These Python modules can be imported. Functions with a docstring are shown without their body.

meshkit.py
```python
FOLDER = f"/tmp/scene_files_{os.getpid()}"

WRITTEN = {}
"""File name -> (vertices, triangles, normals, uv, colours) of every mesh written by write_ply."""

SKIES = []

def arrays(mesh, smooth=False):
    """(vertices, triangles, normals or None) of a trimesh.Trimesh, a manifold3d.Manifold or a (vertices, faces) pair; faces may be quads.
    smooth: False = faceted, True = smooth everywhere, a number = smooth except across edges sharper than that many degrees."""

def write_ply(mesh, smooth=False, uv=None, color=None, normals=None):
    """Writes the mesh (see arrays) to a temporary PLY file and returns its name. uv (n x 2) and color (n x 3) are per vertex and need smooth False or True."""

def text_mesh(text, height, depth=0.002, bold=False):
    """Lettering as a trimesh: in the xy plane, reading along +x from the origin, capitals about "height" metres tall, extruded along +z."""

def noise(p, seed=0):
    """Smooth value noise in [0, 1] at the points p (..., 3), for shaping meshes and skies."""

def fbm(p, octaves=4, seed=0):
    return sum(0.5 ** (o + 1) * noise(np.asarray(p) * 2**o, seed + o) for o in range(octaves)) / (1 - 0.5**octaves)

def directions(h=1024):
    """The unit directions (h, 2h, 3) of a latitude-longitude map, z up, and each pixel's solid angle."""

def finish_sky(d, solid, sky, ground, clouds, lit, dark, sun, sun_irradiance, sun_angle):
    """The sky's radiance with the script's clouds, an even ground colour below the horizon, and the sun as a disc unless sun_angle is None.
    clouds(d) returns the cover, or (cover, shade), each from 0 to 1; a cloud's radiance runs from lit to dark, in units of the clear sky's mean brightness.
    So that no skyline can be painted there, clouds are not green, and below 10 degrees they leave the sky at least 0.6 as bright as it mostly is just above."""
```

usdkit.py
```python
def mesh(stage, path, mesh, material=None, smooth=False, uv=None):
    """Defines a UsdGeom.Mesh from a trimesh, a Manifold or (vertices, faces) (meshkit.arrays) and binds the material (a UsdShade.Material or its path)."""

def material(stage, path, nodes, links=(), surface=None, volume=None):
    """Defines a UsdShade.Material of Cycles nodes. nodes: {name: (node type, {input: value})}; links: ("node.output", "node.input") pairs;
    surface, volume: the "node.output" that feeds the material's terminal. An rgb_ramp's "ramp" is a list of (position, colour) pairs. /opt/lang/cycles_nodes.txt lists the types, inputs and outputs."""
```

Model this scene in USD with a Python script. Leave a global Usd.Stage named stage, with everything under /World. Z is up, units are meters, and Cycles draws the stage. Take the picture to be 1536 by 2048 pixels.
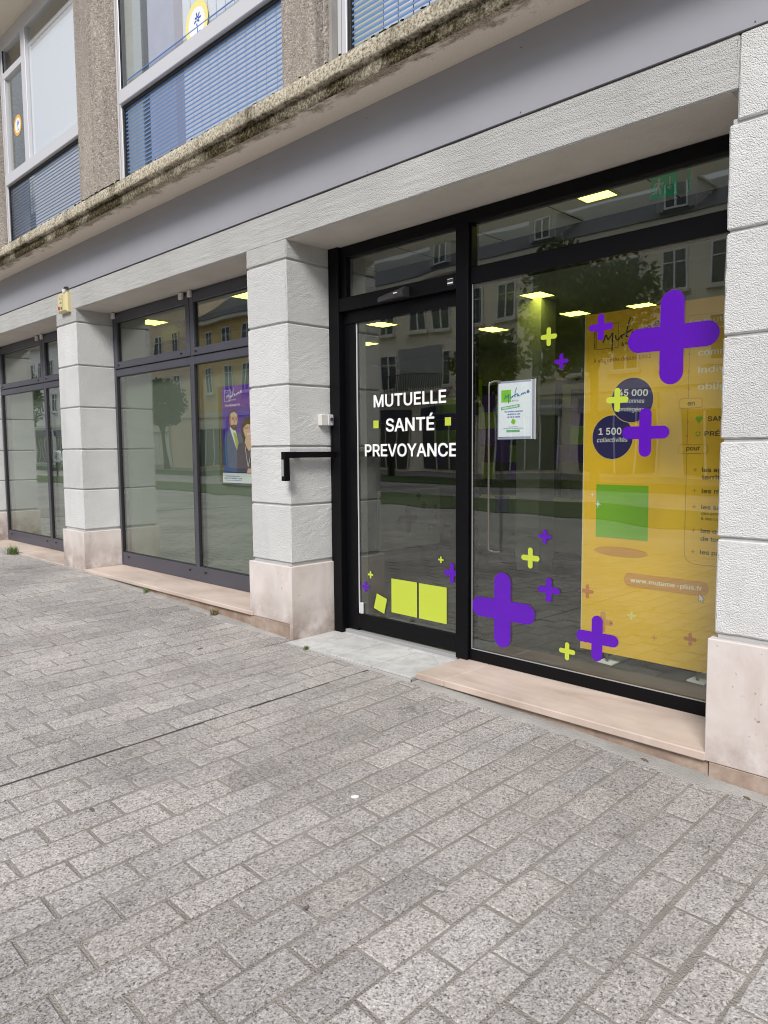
import math, random
import numpy as np, trimesh
import manifold3d as m3
from shapely.geometry import LineString, Polygon, Point, MultiPolygon, box as sbox
from shapely.ops import unary_union
from shapely import affinity
import usdkit, meshkit
from pxr import Usd, UsdGeom, UsdLux, UsdShade, Gf, Sdf, Vt

random.seed(7)
rng = np.random.default_rng(11)
stage = Usd.Stage.CreateInMemory()
UsdGeom.SetStageUpAxis(stage, "Z"); UsdGeom.SetStageMetersPerUnit(stage, 1.0)
world = UsdGeom.Xform.Define(stage, "/World"); stage.SetDefaultPrim(world.GetPrim())
UsdGeom.Scope.Define(stage, "/World/Looks")

# ------------------------------------------------------------------ camera, sky, sun, exposure
F_PX, YAW, PITCH, ROLL = 1477.364, -0.7790, -0.0842, -0.0080
CAM = np.array([0.0, -3.582, 1.495])
EXPOSURE = 1.32
SUN_DIR = np.array([0.52, -1.0, 0.0]); SUN_ELEV = math.radians(42)
SUN_I, SUN_ANGLE, SKY_STRENGTH = 0.36, 19.0, 0.098

fw = np.array([math.sin(YAW) * math.cos(PITCH), math.cos(YAW) * math.cos(PITCH), math.sin(PITCH)])
r0 = np.array([math.cos(YAW), -math.sin(YAW), 0]); u0 = np.cross(r0, fw)
rt = math.cos(ROLL) * r0 + math.sin(ROLL) * u0
up = -math.sin(ROLL) * r0 + math.cos(ROLL) * u0
camera = UsdGeom.Camera.Define(stage, "/World/camera")
M = np.eye(4); M[0, :3], M[1, :3], M[2, :3], M[3, :3] = rt, up, -fw, CAM
camera.AddTransformOp().Set(Gf.Matrix4d(*M.ravel().tolist()))
camera.CreateHorizontalApertureAttr(36.0); camera.CreateVerticalApertureAttr(48.0)
camera.CreateFocalLengthAttr(36.0 * F_PX / 1536.0)
camera.CreateClippingRangeAttr(Gf.Vec2f(0.05, 5000.0))
camera.CreateExposureAttr(EXPOSURE)

sd = SUN_DIR / np.linalg.norm(SUN_DIR)
sun_to = np.array([sd[0] * math.cos(SUN_ELEV), sd[1] * math.cos(SUN_ELEV), math.sin(SUN_ELEV)])
sun = UsdLux.DistantLight.Define(stage, "/World/sun")
zax = sun_to; xax = np.cross([0, 0, 1], zax); xax /= np.linalg.norm(xax); yax = np.cross(zax, xax)
Ms = np.eye(4); Ms[0, :3], Ms[1, :3], Ms[2, :3] = xax, yax, zax
sun.AddTransformOp().Set(Gf.Matrix4d(*Ms.ravel().tolist()))
sun.CreateIntensityAttr(SUN_I); sun.CreateAngleAttr(SUN_ANGLE); sun.CreateNormalizeAttr(True)
sun.CreateColorAttr(Gf.Vec3f(1.0, 0.97, 0.93))

usdkit.material(stage, "/World/Looks/sky_air", {
    "sky": ("sky_texture", {"sky_type": "single_scattering", "sun_disc": False, "sun_elevation": SUN_ELEV, "sun_rotation": math.atan2(sd[0], sd[1])}),
    "bw": ("rgb_to_bw", {}),
    "tint": ("mix_color", {"blend_type": "multiply", "fac": 1.0, "b": (1.02, 1.0, 1.03), "use_clamp": False}),
    "tc": ("texture_coordinate", {}),
    "mp": ("mapping", {"scale": (1.0, 1.0, 2.5)}),
    "n": ("noise_texture", {"scale": 2.2, "detail": 6.0, "roughness": 0.55}),
    "cov": ("map_range", {"from_min": 0.3, "from_max": 0.6, "to_min": 0.72, "to_max": 0.97, "clamp": True}),
    "cl": ("mix_color", {"blend_type": "mix", "fac": 0.9}),
    "grey": ("color", {"value": (2.05, 2.12, 2.30)}), "dsep": ("separate_xyz", {}), "rise": ("map_range", {"from_min": 0.0, "from_max": 1.0, "to_min": 0.28, "to_max": 2.3, "clamp": True}), "over": ("mix_color", {"blend_type": "multiply", "fac": 1.0, "use_clamp": False}),
    "lum": ("mix_color", {"blend_type": "mix", "fac": 0.97, "use_clamp": False}),
    "bg": ("background_shader", {"strength": SKY_STRENGTH}),
}, [("sky.color", "bw.color"), ("bw.val", "lum.a"), ("grey.color", "over.a"), ("tc.generated", "dsep.vector"), ("dsep.z", "rise.value"), ("rise.result", "over.b"), ("over.result", "lum.b"), ("tc.generated", "mp.vector"), ("mp.vector", "n.vector"), ("n.fac", "cov.value"),
    ("sky.color", "cl.a"), ("lum.result", "cl.b"), ("cov.result", "cl.fac"), ("cl.result", "bg.color")], surface="bg.background")
dome = UsdLux.DomeLight.Define(stage, "/World/sky")
dome.CreateIntensityAttr(1.0)
UsdShade.MaterialBindingAPI.Apply(dome.GetPrim()).Bind(UsdShade.Material.Get(stage, "/World/Looks/sky_air"))
dome.GetPrim().SetCustomDataByKey("kind", "structure")

# ------------------------------------------------------------------ helpers
def numbered(path):
    if not stage.GetPrimAtPath(path): return path
    k = 1
    while stage.GetPrimAtPath(f"{path}_{k:03d}"): k += 1
    return f"{path}_{k:03d}"

COUNT = {}
def newpath(parent, name):
    base = (parent.GetPath().pathString if parent is not None else "/World") + "/" + name
    k = COUNT.get(base, 0); COUNT[base] = k + 1
    return base if k == 0 else f"{base}_{k:03d}"

def obj(name, mesh, m, parent=None, smooth=False):
    if isinstance(mesh, (list, tuple)) and len(mesh) and isinstance(mesh[0], trimesh.Trimesh): mesh = trimesh.util.concatenate(mesh)
    return usdkit.mesh(stage, newpath(parent, name), mesh, MAT[m] if isinstance(m, str) else m, smooth).GetPrim()

def tag(p, label=None, cat=None, group=None, kind=None):
    for k, v in (("label", label), ("category", cat), ("group", group), ("kind", kind)):
        if v: p.SetCustomDataByKey(k, v)
    return p

def thing(name, label, cat, loc=(0, 0, 0), group=None):
    x = UsdGeom.Xform.Define(stage, newpath(None, name)); x.AddTranslateOp().Set(Gf.Vec3d(*map(float, loc)))
    return tag(x.GetPrim(), label, cat, group)

def box(x0, x1, y0, y1, z0, z1):
    m = trimesh.creation.box([x1 - x0, y1 - y0, z1 - z0]); m.apply_translation([(x0 + x1) / 2, (y0 + y1) / 2, (z0 + z1) / 2]); return m

def cbox(x0, x1, y0, y1, z0, z1, c=0.004):
    pts = []
    for sx, X in ((1, x0), (-1, x1)):
        for sy, Y in ((1, y0), (-1, y1)):
            for sz, Z in ((1, z0), (-1, z1)):
                pts += [(X, Y + sy * c, Z + sz * c), (X + sx * c, Y, Z + sz * c), (X + sx * c, Y + sy * c, Z)]
    return trimesh.convex.convex_hull(np.array(pts))

def cat(*ms): return trimesh.util.concatenate([m for m in ms])

def plate(shape, y, t=0.0008):
    """2-D shape in (x, z) as a plate whose front faces -y at y - t."""
    gs = [g for g in getattr(shape, "geoms", [shape]) if g.area > 1e-9]
    m = cat(*[trimesh.creation.extrude_polygon(g, t, engine="earcut") for g in gs])
    v = m.vertices.copy(); m.vertices = np.stack([v[:, 0], y - v[:, 2], v[:, 1]], 1); return m

def xplate(shape, x, t=0.004):
    """2-D shape in (y, z) as a plate facing +x."""
    m = trimesh.creation.extrude_polygon(shape, t, engine="earcut")
    v = m.vertices.copy(); m.vertices = np.stack([x + v[:, 2] , v[:, 0], v[:, 1]], 1); return m

def text(s, x, z, w, h, y, t=0.0007, bold=True, rot=0.0, shear=0.0, flip=False):
    m = meshkit.text_mesh(s, 0.1, t, bold); v = m.vertices.copy(); b0, b1 = v.min(0), v.max(0)
    caps = meshkit.text_mesh("H", 0.1, t, bold).bounds
    sz = h / (caps[1][1] - caps[0][1]); sx = (w / (b1[0] - b0[0])) if w else sz
    u = (v[:, 0] - b0[0]) * sx; q = (v[:, 1] - caps[0][1]) * sz; u = u + shear * q
    c, s_ = math.cos(rot), math.sin(rot); u, q = u * c - q * s_, u * s_ + q * c
    m.vertices = np.stack([x + u, y - v[:, 2], z + q], 1); return m

def tube(pts, r, sides=10):
    pts = np.asarray(pts, float); parts = []
    for a, b in zip(pts[:-1], pts[1:]):
        parts.append(trimesh.creation.cylinder(r, segment=[a, b], sections=sides))
    for p in pts[1:-1]:
        s = trimesh.creation.icosphere(1, r * 1.0); s.apply_translation(p); parts.append(s)
    return cat(*parts)

def hull_chain(joints, bones, ref=0.03, it=8):
    S = lambda p, r: m3.Manifold.sphere(r, 20).translate([float(q) for q in p])
    body = m3.Manifold()
    for a, b in bones:
        body += m3.Manifold.batch_hull([S(*joints[a]), S(*joints[b])])
    me = body.refine_to_length(ref).to_mesh(); t = trimesh.Trimesh(me.vert_properties[:, :3], me.tri_verts)
    trimesh.smoothing.filter_taubin(t, iterations=it); return t

XS = [-60, -30, -11, -8.4, -4.56, -3.2, -1.29, 0.5, 3, 30]
ZS = [0.17, 0.16, 0.142, 0.130, 0.0, -0.030, -0.108, -0.165, -0.25, -0.35]
def gz(x, y): return np.interp(x, XS, ZS) + 0.010 * np.maximum(np.minimum(y, 0), -8.0)

# ------------------------------------------------------------------ materials
MAT = {}
def mat(name, nodes, links, surface="p.BSDF"):
    MAT[name] = usdkit.material(stage, "/World/Looks/" + name, nodes, links, surface); return MAT[name]

def plain(name, col, rough=0.5, metallic=0.0, spec=0.5, var=0.0, coat=0.0, scale=6.0):
    if var:
        lo = tuple(c * (1 - var) for c in col); hi = tuple(min(1, c * (1 + var)) for c in col)
        return mat(name, {"g": ("geometry", {}), "n": ("noise_texture", {"scale": scale, "detail": 5.0, "roughness": 0.6}),
                          "r": ("rgb_ramp", {"ramp": [(0.3, lo), (0.7, hi)]}),
                          "p": ("principled_bsdf", {"roughness": rough, "metallic": metallic, "specular_ior_level": spec, "coat_weight": coat})},
                   [("g.position", "n.vector"), ("n.fac", "r.fac"), ("r.color", "p.base_color")])
    return mat(name, {"p": ("principled_bsdf", {"base_color": col, "roughness": rough, "metallic": metallic, "specular_ior_level": spec, "coat_weight": coat})}, [])

def rough_render(name, lo, hi, bump_scale, bump_dist, big=1.3, stain=None, speck=0.10):
    """roughcast render: fine relief plus slow changes of tone and some grime"""
    stain = stain or tuple(0.75 * c for c in lo)
    mat(name, {"g": ("geometry", {}),
        "nb": ("noise_texture", {"scale": big, "detail": 6.0, "roughness": 0.6}),
        "rb": ("rgb_ramp", {"ramp": [(0.30, lo), (0.68, hi)]}),
        "mp": ("mapping", {"scale": (3.0, 3.0, 0.7)}),
        "ns": ("noise_texture", {"scale": 1.0, "detail": 7.0, "roughness": 0.65}),
        "rs": ("map_range", {"from_min": 0.55, "from_max": 0.80, "to_min": 0.0, "to_max": 0.5, "clamp": True}),
        "ms": ("mix_color", {"blend_type": "mix", "b": stain}),
        "n1": ("noise_texture", {"scale": bump_scale, "detail": 3.0, "roughness": 0.55, "distortion": 0.4}),
        "v1": ("voronoi_texture", {"scale": bump_scale * 1.1, "feature": "smooth_f1", "smoothness": 0.6}),
        "hm": ("math", {"math_type": "subtract"}),
        "sp": ("map_range", {"from_min": 0.28, "from_max": 0.42, "to_min": 1.0 - speck * 2.2, "to_max": 1.0, "clamp": True}),
        "spm": ("mix_color", {"blend_type": "multiply", "fac": 1.0}),
        "b": ("bump", {"strength": 1.0, "distance": bump_dist}),
        "p": ("principled_bsdf", {"roughness": 0.92, "specular_ior_level": 0.25})},
        [("g.position", "nb.vector"), ("g.position", "mp.vector"), ("mp.vector", "ns.vector"), ("g.position", "n1.vector"), ("g.position", "v1.vector"),
         ("nb.fac", "rb.fac"), ("ns.fac", "rs.value"), ("rs.result", "ms.fac"), ("rb.color", "ms.a"), ("n1.fac", "hm.value1"), ("v1.distance", "hm.value2"),
         ("n1.fac", "sp.value"), ("sp.result", "spm.b"), ("ms.result", "spm.a"), ("spm.result", "p.base_color"),
         ("hm.value", "b.height"), ("b.normal", "p.normal")])

rough_render("stucco", (0.595, 0.592, 0.586), (0.71, 0.707, 0.70), 165.0, 0.0055, speck=0.05)
rough_render("stucco_pale", (0.625, 0.622, 0.616), (0.74, 0.737, 0.73), 155.0, 0.0055, speck=0.05)
rough_render("stucco_grey", (0.57, 0.568, 0.562), (0.68, 0.678, 0.67), 175.0, 0.0055, speck=0.05)
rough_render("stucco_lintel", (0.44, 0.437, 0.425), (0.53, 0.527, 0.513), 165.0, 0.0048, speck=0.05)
rough_render("groove", (0.42, 0.42, 0.42), (0.5, 0.5, 0.49), 160.0, 0.002)
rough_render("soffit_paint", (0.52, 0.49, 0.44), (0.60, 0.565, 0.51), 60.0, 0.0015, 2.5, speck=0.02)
rough_render("mortar", (0.215, 0.193, 0.172), (0.32, 0.29, 0.262), 120.0, 0.006, 5.0)
rough_render("cement", (0.29, 0.275, 0.258), (0.40, 0.382, 0.36), 140.0, 0.004, 4.0)
plain("fascia_paint", (0.335, 0.335, 0.365), 0.36, metallic=0.10, var=0.05, scale=1.2)
plain("dark_line", (0.10, 0.10, 0.10), 0.8)
plain("anthracite", (0.060, 0.060, 0.078), 0.38, var=0.08, scale=3)
plain("black_frame", (0.0032, 0.0032, 0.0042), 0.40, spec=0.16, var=0.12, scale=3)
plain("joint_seal", (0.055, 0.052, 0.048), 0.9)
plain("rubber", (0.012, 0.012, 0.012), 0.6)
plain("aluminium", (0.64, 0.64, 0.67), 0.42, 0.25)
plain("steel", (0.36, 0.35, 0.33), 0.25, 1.0)
plain("white_plastic", (0.62, 0.61, 0.57), 0.45)
plain("cream_plastic", (0.62, 0.55, 0.30), 0.5, var=0.06)
plain("red_plastic", (0.35, 0.03, 0.02), 0.4)
plain("violet_film", (0.098, 0.006, 0.40), 0.20, spec=0.45, var=0.05, scale=2)
plain("violet_edge", (0.30, 0.16, 0.62), 0.5)
plain("lime_film", (0.47, 0.555, 0.055), 0.22, spec=0.4, var=0.03, scale=2)
plain("white_film", (0.86, 0.86, 0.86), 0.45, spec=0.35)
plain("dark_ink", (0.03, 0.028, 0.03), 0.5)
plain("blue_ink", (0.03, 0.09, 0.42), 0.5)
plain("teal_ink", (0.02, 0.16, 0.33), 0.5)
plain("grey_ink", (0.35, 0.36, 0.45), 0.5)
plain("paper", (0.80, 0.81, 0.82), 0.6)
plain("paper_green", (0.22, 0.55, 0.03), 0.5)
plain("sage_ink", (0.16, 0.42, 0.20), 0.5)
plain("banner_yellow", (0.86, 0.52, 0.028), 0.5, spec=0.3)
plain("banner_edge", (0.78, 0.66, 0.42), 0.5)
plain("banner_orange", (0.62, 0.22, 0.035), 0.5)
plain("banner_peach", (0.68, 0.33, 0.06), 0.5)
plain("banner_pale", (0.85, 0.70, 0.25), 0.5)
plain("banner_brown", (0.30, 0.07, 0.015), 0.5)
plain("banner_navy", (0.020, 0.012, 0.11), 0.5)
plain("banner_white", (0.85, 0.83, 0.72), 0.5)
plain("banner_ink", (0.07, 0.045, 0.012), 0.5)
plain("banner_green", (0.20, 0.46, 0.015), 0.5)
plain("banner_line", (0.42, 0.25, 0.02), 0.5)
plain("poster_violet", (0.13, 0.02, 0.40), 0.4)
plain("poster_deep", (0.06, 0.006, 0.36), 0.4)
plain("skin", (0.78, 0.48, 0.36), 0.6)
plain("skin_shade", (0.42, 0.19, 0.13), 0.6)
plain("hair_brown", (0.06, 0.030, 0.018), 0.7)
plain("hair_dark", (0.018, 0.010, 0.009), 0.6)
plain("suit_blue", (0.04, 0.10, 0.27), 0.7)
plain("suit_navy", (0.03, 0.028, 0.11), 0.7)
plain("tie_lime", (0.45, 0.48, 0.08), 0.6)
plain("olive_acrylic", (0.12, 0.115, 0.045), 0.35)
mat("exit_green", {"p": ("principled_bsdf", {"base_color": (0.0, 0.34, 0.13), "roughness": 0.4, "emission_color": (0.02, 1.0, 0.42), "emission_strength": 0.016})}, [])
plain("carpet", (0.036, 0.036, 0.032), 0.95, var=0.25, scale=60)
plain("room_wall", (0.66, 0.67, 0.58), 0.85, var=0.05)
plain("room_dark", (0.045, 0.047, 0.045), 0.8)
plain("ceiling_white", (0.88, 0.90, 0.82), 0.9)
plain("column_paint", (0.62, 0.66, 0.56), 0.7)
plain("screen_violet", (0.20, 0.06, 0.70), 0.6)
plain("screen_green", (0.55, 0.85, 0.03), 0.6)
plain("screen_dark", (0.035, 0.025, 0.05), 0.6)
plain("frost_panel", (0.36, 0.37, 0.33), 0.6)
plain("frost_mark", (0.10, 0.095, 0.085), 0.6)
plain("window_screen", (0.175, 0.192, 0.165), 0.85, var=0.05, scale=1.2)
plain("blind_white", (0.78, 0.785, 0.84), 0.8)
plain("blind_grey", (0.40, 0.42, 0.41), 0.8)
plain("curtain_lilac", (0.44, 0.44, 0.55), 0.8, var=0.05)
plain("curtain_mauve", (0.40, 0.36, 0.42), 0.8)
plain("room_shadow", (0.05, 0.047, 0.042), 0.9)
plain("stripe_blue", (0.12, 0.24, 0.52), 0.5)
plain("stripe_grey", (0.10, 0.14, 0.24), 0.5)
plain("ring_yellow", (0.80, 0.42, 0.03), 0.5)
plain("ring_pale", (0.80, 0.72, 0.26), 0.5)
plain("weed_green", (0.13, 0.19, 0.05), 0.7, var=0.3, scale=40)
plain("weed_dry", (0.16, 0.14, 0.05), 0.8)
plain("gum", (0.42, 0.41, 0.39), 0.8)
plain("dirt", (0.11, 0.10, 0.09), 0.9, var=0.3, scale=60)
plain("moss_black", (0.018, 0.017, 0.015), 0.95, var=0.4, scale=50)
plain("leaf_litter", (0.14, 0.10, 0.065), 0.9)
# the far side of the square
plain("wall_beige", (0.80, 0.69, 0.55), 0.9, var=0.06, scale=0.8)
plain("wall_yellow", (0.74, 0.52, 0.22), 0.9, var=0.05, scale=0.8)
plain("wall_pink", (0.72, 0.56, 0.40), 0.9, var=0.05, scale=0.8)
plain("wall_white", (0.76, 0.75, 0.70), 0.9, var=0.04, scale=0.8)
plain("stone_trim", (0.66, 0.59, 0.49), 0.9, var=0.05)
plain("slate", (0.055, 0.058, 0.066), 0.55, var=0.25, scale=5)
plain("far_window_white", (0.72, 0.72, 0.70), 0.5)
plain("far_glass", (0.05, 0.055, 0.06), 0.08)
plain("shutter_grey", (0.30, 0.30, 0.30), 0.7)
plain("shop_dark", (0.035, 0.034, 0.036), 0.35)
plain("sign_navy", (0.02, 0.02, 0.06), 0.4)
plain("railing_black", (0.02, 0.02, 0.02), 0.5)
plain("bark", (0.10, 0.075, 0.05), 0.9, var=0.3, scale=8)
plain("coat_white", (0.65, 0.67, 0.66), 0.9)
plain("trousers_dark", (0.03, 0.04, 0.04), 0.9)
mat("lawn_grass", {"g": ("geometry", {}), "n": ("noise_texture", {"scale": 3.0, "detail": 8.0, "roughness": 0.7}), "r": ("rgb_ramp", {"ramp": [(0.3, (0.035, 0.062, 0.014)), (0.7, (0.07, 0.10, 0.03))]}),
    "b": ("bump", {"strength": 1.0, "distance": 0.05}), "p": ("principled_bsdf", {"roughness": 0.9})},
    [("g.position", "n.vector"), ("n.fac", "r.fac"), ("r.color", "p.base_color"), ("n.fac", "b.height"), ("b.normal", "p.normal")])
mat("leaf", {"g": ("geometry", {}), "r": ("rgb_ramp", {"ramp": [(0.0, (0.045, 0.075, 0.014)), (0.6, (0.095, 0.14, 0.028)), (1.0, (0.18, 0.22, 0.05))]}),
    "p": ("principled_bsdf", {"roughness": 0.6}), "t": ("translucent_bsdf", {}), "m": ("mix_closure", {"fac": 0.25})},
    [("g.random_per_island", "r.fac"), ("r.color", "p.base_color"), ("r.color", "t.color"), ("p.BSDF", "m.closure1"), ("t.BSDF", "m.closure2")], "m.closure")
mat("lamp_glow", {"e": ("emission", {"color": (0.97, 1.0, 0.15), "strength": 2.3})}, [], "e.emission")

def glass(name, tint, gain=0.62, base=0.045, rough=0.0):
    mat(name, {"gp": ("geometry", {}), "wn": ("noise_texture", {"scale": 1.6, "detail": 1.0}), "wb": ("bump", {"strength": 1.0, "distance": 0.0016}), "lw": ("layer_weight", {"blend": 0.5}), "pw": ("math", {"math_type": "power", "value2": 4.2}),
        "ma": ("math", {"math_type": "multiply_add", "value2": gain, "value3": base, "use_clamp": True}),
        "t": ("transparent_bsdf", {"color": tint}), "gl": ("glossy_bsdf", {"color": (0.96, 0.98, 0.97), "roughness": rough}), "m": ("mix_closure", {})},
        [("gp.position", "wn.vector"), ("wn.fac", "wb.height"), ("wb.normal", "gl.normal"), ("lw.facing", "pw.value1"), ("pw.value", "ma.value1"), ("ma.value", "m.fac"), ("t.BSDF", "m.closure1"), ("gl.BSDF", "m.closure2")], "m.closure")
glass("shop_glass", (0.95, 0.97, 0.94), gain=1.15, base=0.10)
glass("window_glass", (0.90, 0.93, 0.90), gain=1.2, base=0.11)
glass("upper_glass", (0.97, 0.98, 0.98), gain=0.9, base=0.10)
glass("acrylic", (0.93, 0.95, 0.95), gain=0.6, base=0.05)

# granite setts: speckle of white, grey and dark grains, worn and stained
def granite(name, joint_pattern=False):
    nodes = {"g": ("geometry", {}), "at": ("attribute", {"attribute": "tint"}),
        "v": ("voronoi_texture", {"scale": 250.0, "feature": "f1"}), "vb": ("rgb_to_bw", {}),
        "v2": ("voronoi_texture", {"scale": 130.0, "feature": "f1"}), "vb2": ("rgb_to_bw", {}),
        "add": ("math", {"math_type": "multiply_add", "value2": 0.55}), "half": ("math", {"math_type": "multiply", "value2": 0.45}),
        "r": ("rgb_ramp", {"ramp": [(0.0, (0.045, 0.042, 0.040)), (0.24, (0.125, 0.115, 0.109)), (0.38, (0.30, 0.280, 0.266)), (0.58, (0.40, 0.374, 0.358)), (0.76, (0.53, 0.502, 0.486)), (1.0, (0.72, 0.69, 0.675))]}),
        "big": ("noise_texture", {"scale": 0.9, "detail": 7.0, "roughness": 0.62}),
        "br": ("map_range", {"from_min": 0.28, "from_max": 0.66, "to_min": 0.66, "to_max": 1.12, "clamp": True}),
        "sm": ("noise_texture", {"scale": 7.0, "detail": 5.0, "roughness": 0.65}),
        "sr": ("map_range", {"from_min": 0.28, "from_max": 0.42, "to_min": 0.72, "to_max": 1.0, "clamp": True}),
        "m1": ("mix_color", {"blend_type": "multiply", "fac": 1.0, "use_clamp": False}),
        "m2": ("mix_color", {"blend_type": "multiply", "fac": 1.0, "use_clamp": False}),
        "m3": ("mix_color", {"blend_type": "multiply", "fac": 1.0, "use_clamp": False}),
        "nb": ("noise_texture", {"scale": 190.0, "detail": 3.0}),
        "b": ("bump", {"strength": 0.8, "distance": 0.003}),
        "p": ("principled_bsdf", {"roughness": 0.85, "specular_ior_level": 0.3})}
    links = [("g.position", "v.vector"), ("v.color", "vb.color"), ("g.position", "v2.vector"), ("v2.color", "vb2.color"), ("vb2.val", "half.value1"), ("vb.val", "add.value1"), ("half.value", "add.value3"),
        ("add.value", "r.fac"), ("g.position", "big.vector"), ("big.fac", "br.value"), ("g.position", "sm.vector"), ("sm.fac", "sr.value"),
        ("r.color", "m1.a"), ("br.result", "m1.b"), ("m1.result", "m2.a"), ("sr.result", "m2.b"), ("m2.result", "m3.a"), ("g.position", "nb.vector"), ("nb.fac", "b.height"), ("b.normal", "p.normal")]
    if joint_pattern:
        nodes["rot"] = ("mapping", {"rotation": (0, 0, math.pi / 2)})
        nodes["bk"] = ("brick_texture", {"color1": (0.95, 0.95, 0.95), "color2": (0.88, 0.88, 0.88), "mortar": (0.6, 0.58, 0.55), "scale": 1.0, "brick_width": 0.313, "row_height": 0.16, "mortar_size": 0.006})
        links += [("g.position", "rot.vector"), ("rot.vector", "bk.vector"), ("bk.color", "m3.b")]
    else:
        links += [("at.color", "m3.b")]
    links.append(("m3.result", "p.base_color"))
    mat(name, nodes, links)
granite("granite"); granite("granite_far", True)

def stone(name, a, b_, c, vein_scale=2.0, pit=0.35, stretch=(1, 1, 3.0), rough=0.6, grime=0.34):
    mat(name, {"g": ("geometry", {}), "mp": ("mapping", {"scale": stretch}),
        "n": ("noise_texture", {"scale": vein_scale, "detail": 9.0, "roughness": 0.65, "distortion": 0.8}),
        "r": ("rgb_ramp", {"ramp": [(0.28, c), (0.45, a), (0.62, b_), (0.8, a)]}),
        "n2": ("noise_texture", {"scale": 28.0, "detail": 4.0, "roughness": 0.7}),
        "pr": ("map_range", {"from_min": 0.27, "from_max": 0.34, "to_min": 1 - pit, "to_max": 1.0, "clamp": True}),
        "d": ("noise_texture", {"scale": 1.7, "detail": 6.0}), "dr": ("map_range", {"from_min": 0.35, "from_max": 0.6, "to_min": 0.86, "to_max": 1.05, "clamp": True}),
        "m": ("mix_color", {"blend_type": "multiply", "fac": 1.0}), "m2": ("mix_color", {"blend_type": "multiply", "fac": 1.0}),
        "sx": ("separate_xyz", {}), "hx": ("math", {"math_type": "multiply_add", "value2": 0.0338}), "hr": ("map_range", {"from_min": -0.154 + (grime or 0.3), "from_max": -0.154, "to_min": 0.0, "to_max": 1.0, "clamp": True}),
        "nd": ("noise_texture", {"scale": 5.0, "detail": 6.0, "roughness": 0.65}), "nr": ("map_range", {"from_min": 0.36, "from_max": 0.62, "to_min": 0.0, "to_max": 0.85 if grime else 0.0, "clamp": True}), "ha": ("math", {"math_type": "multiply"}),
        "dm": ("mix_color", {"blend_type": "mix", "b": (0.20, 0.135, 0.10)}),
        "b": ("bump", {"strength": 0.6, "distance": 0.004}), "p": ("principled_bsdf", {"roughness": rough, "specular_ior_level": 0.4})},
        [("g.position", "mp.vector"), ("mp.vector", "n.vector"), ("n.fac", "r.fac"), ("g.position", "n2.vector"), ("n2.fac", "pr.value"), ("g.position", "d.vector"), ("d.fac", "dr.value"),
         ("r.color", "m.a"), ("pr.result", "m.b"), ("m.result", "m2.a"), ("dr.result", "m2.b"), ("pr.result", "b.height"), ("b.normal", "p.normal"),
         ("g.position", "sx.vector"), ("sx.x", "hx.value1"), ("sx.z", "hx.value3"), ("hx.value", "hr.value"), ("g.position", "nd.vector"), ("nd.fac", "nr.value"), ("hr.result", "ha.value1"), ("nr.result", "ha.value2"), ("ha.value", "dm.fac"), ("m2.result", "dm.a"), ("dm.result", "p.base_color")])
stone("travertine", (0.60, 0.535, 0.505), (0.65, 0.59, 0.565), (0.53, 0.45, 0.41), 3.2, 0.6, (1.2, 1.2, 0.7))
stone("travertine_base", (0.37, 0.28, 0.225), (0.45, 0.36, 0.30), (0.22, 0.16, 0.12), 3.0, 0.4, (1.2, 1.2, 1.6))
stone("sill_stone", (0.50, 0.40, 0.34), (0.56, 0.465, 0.40), (0.41, 0.30, 0.235), 1.6, 0.2, (0.8, 2.2, 1.0), 0.5, 0)
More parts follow.
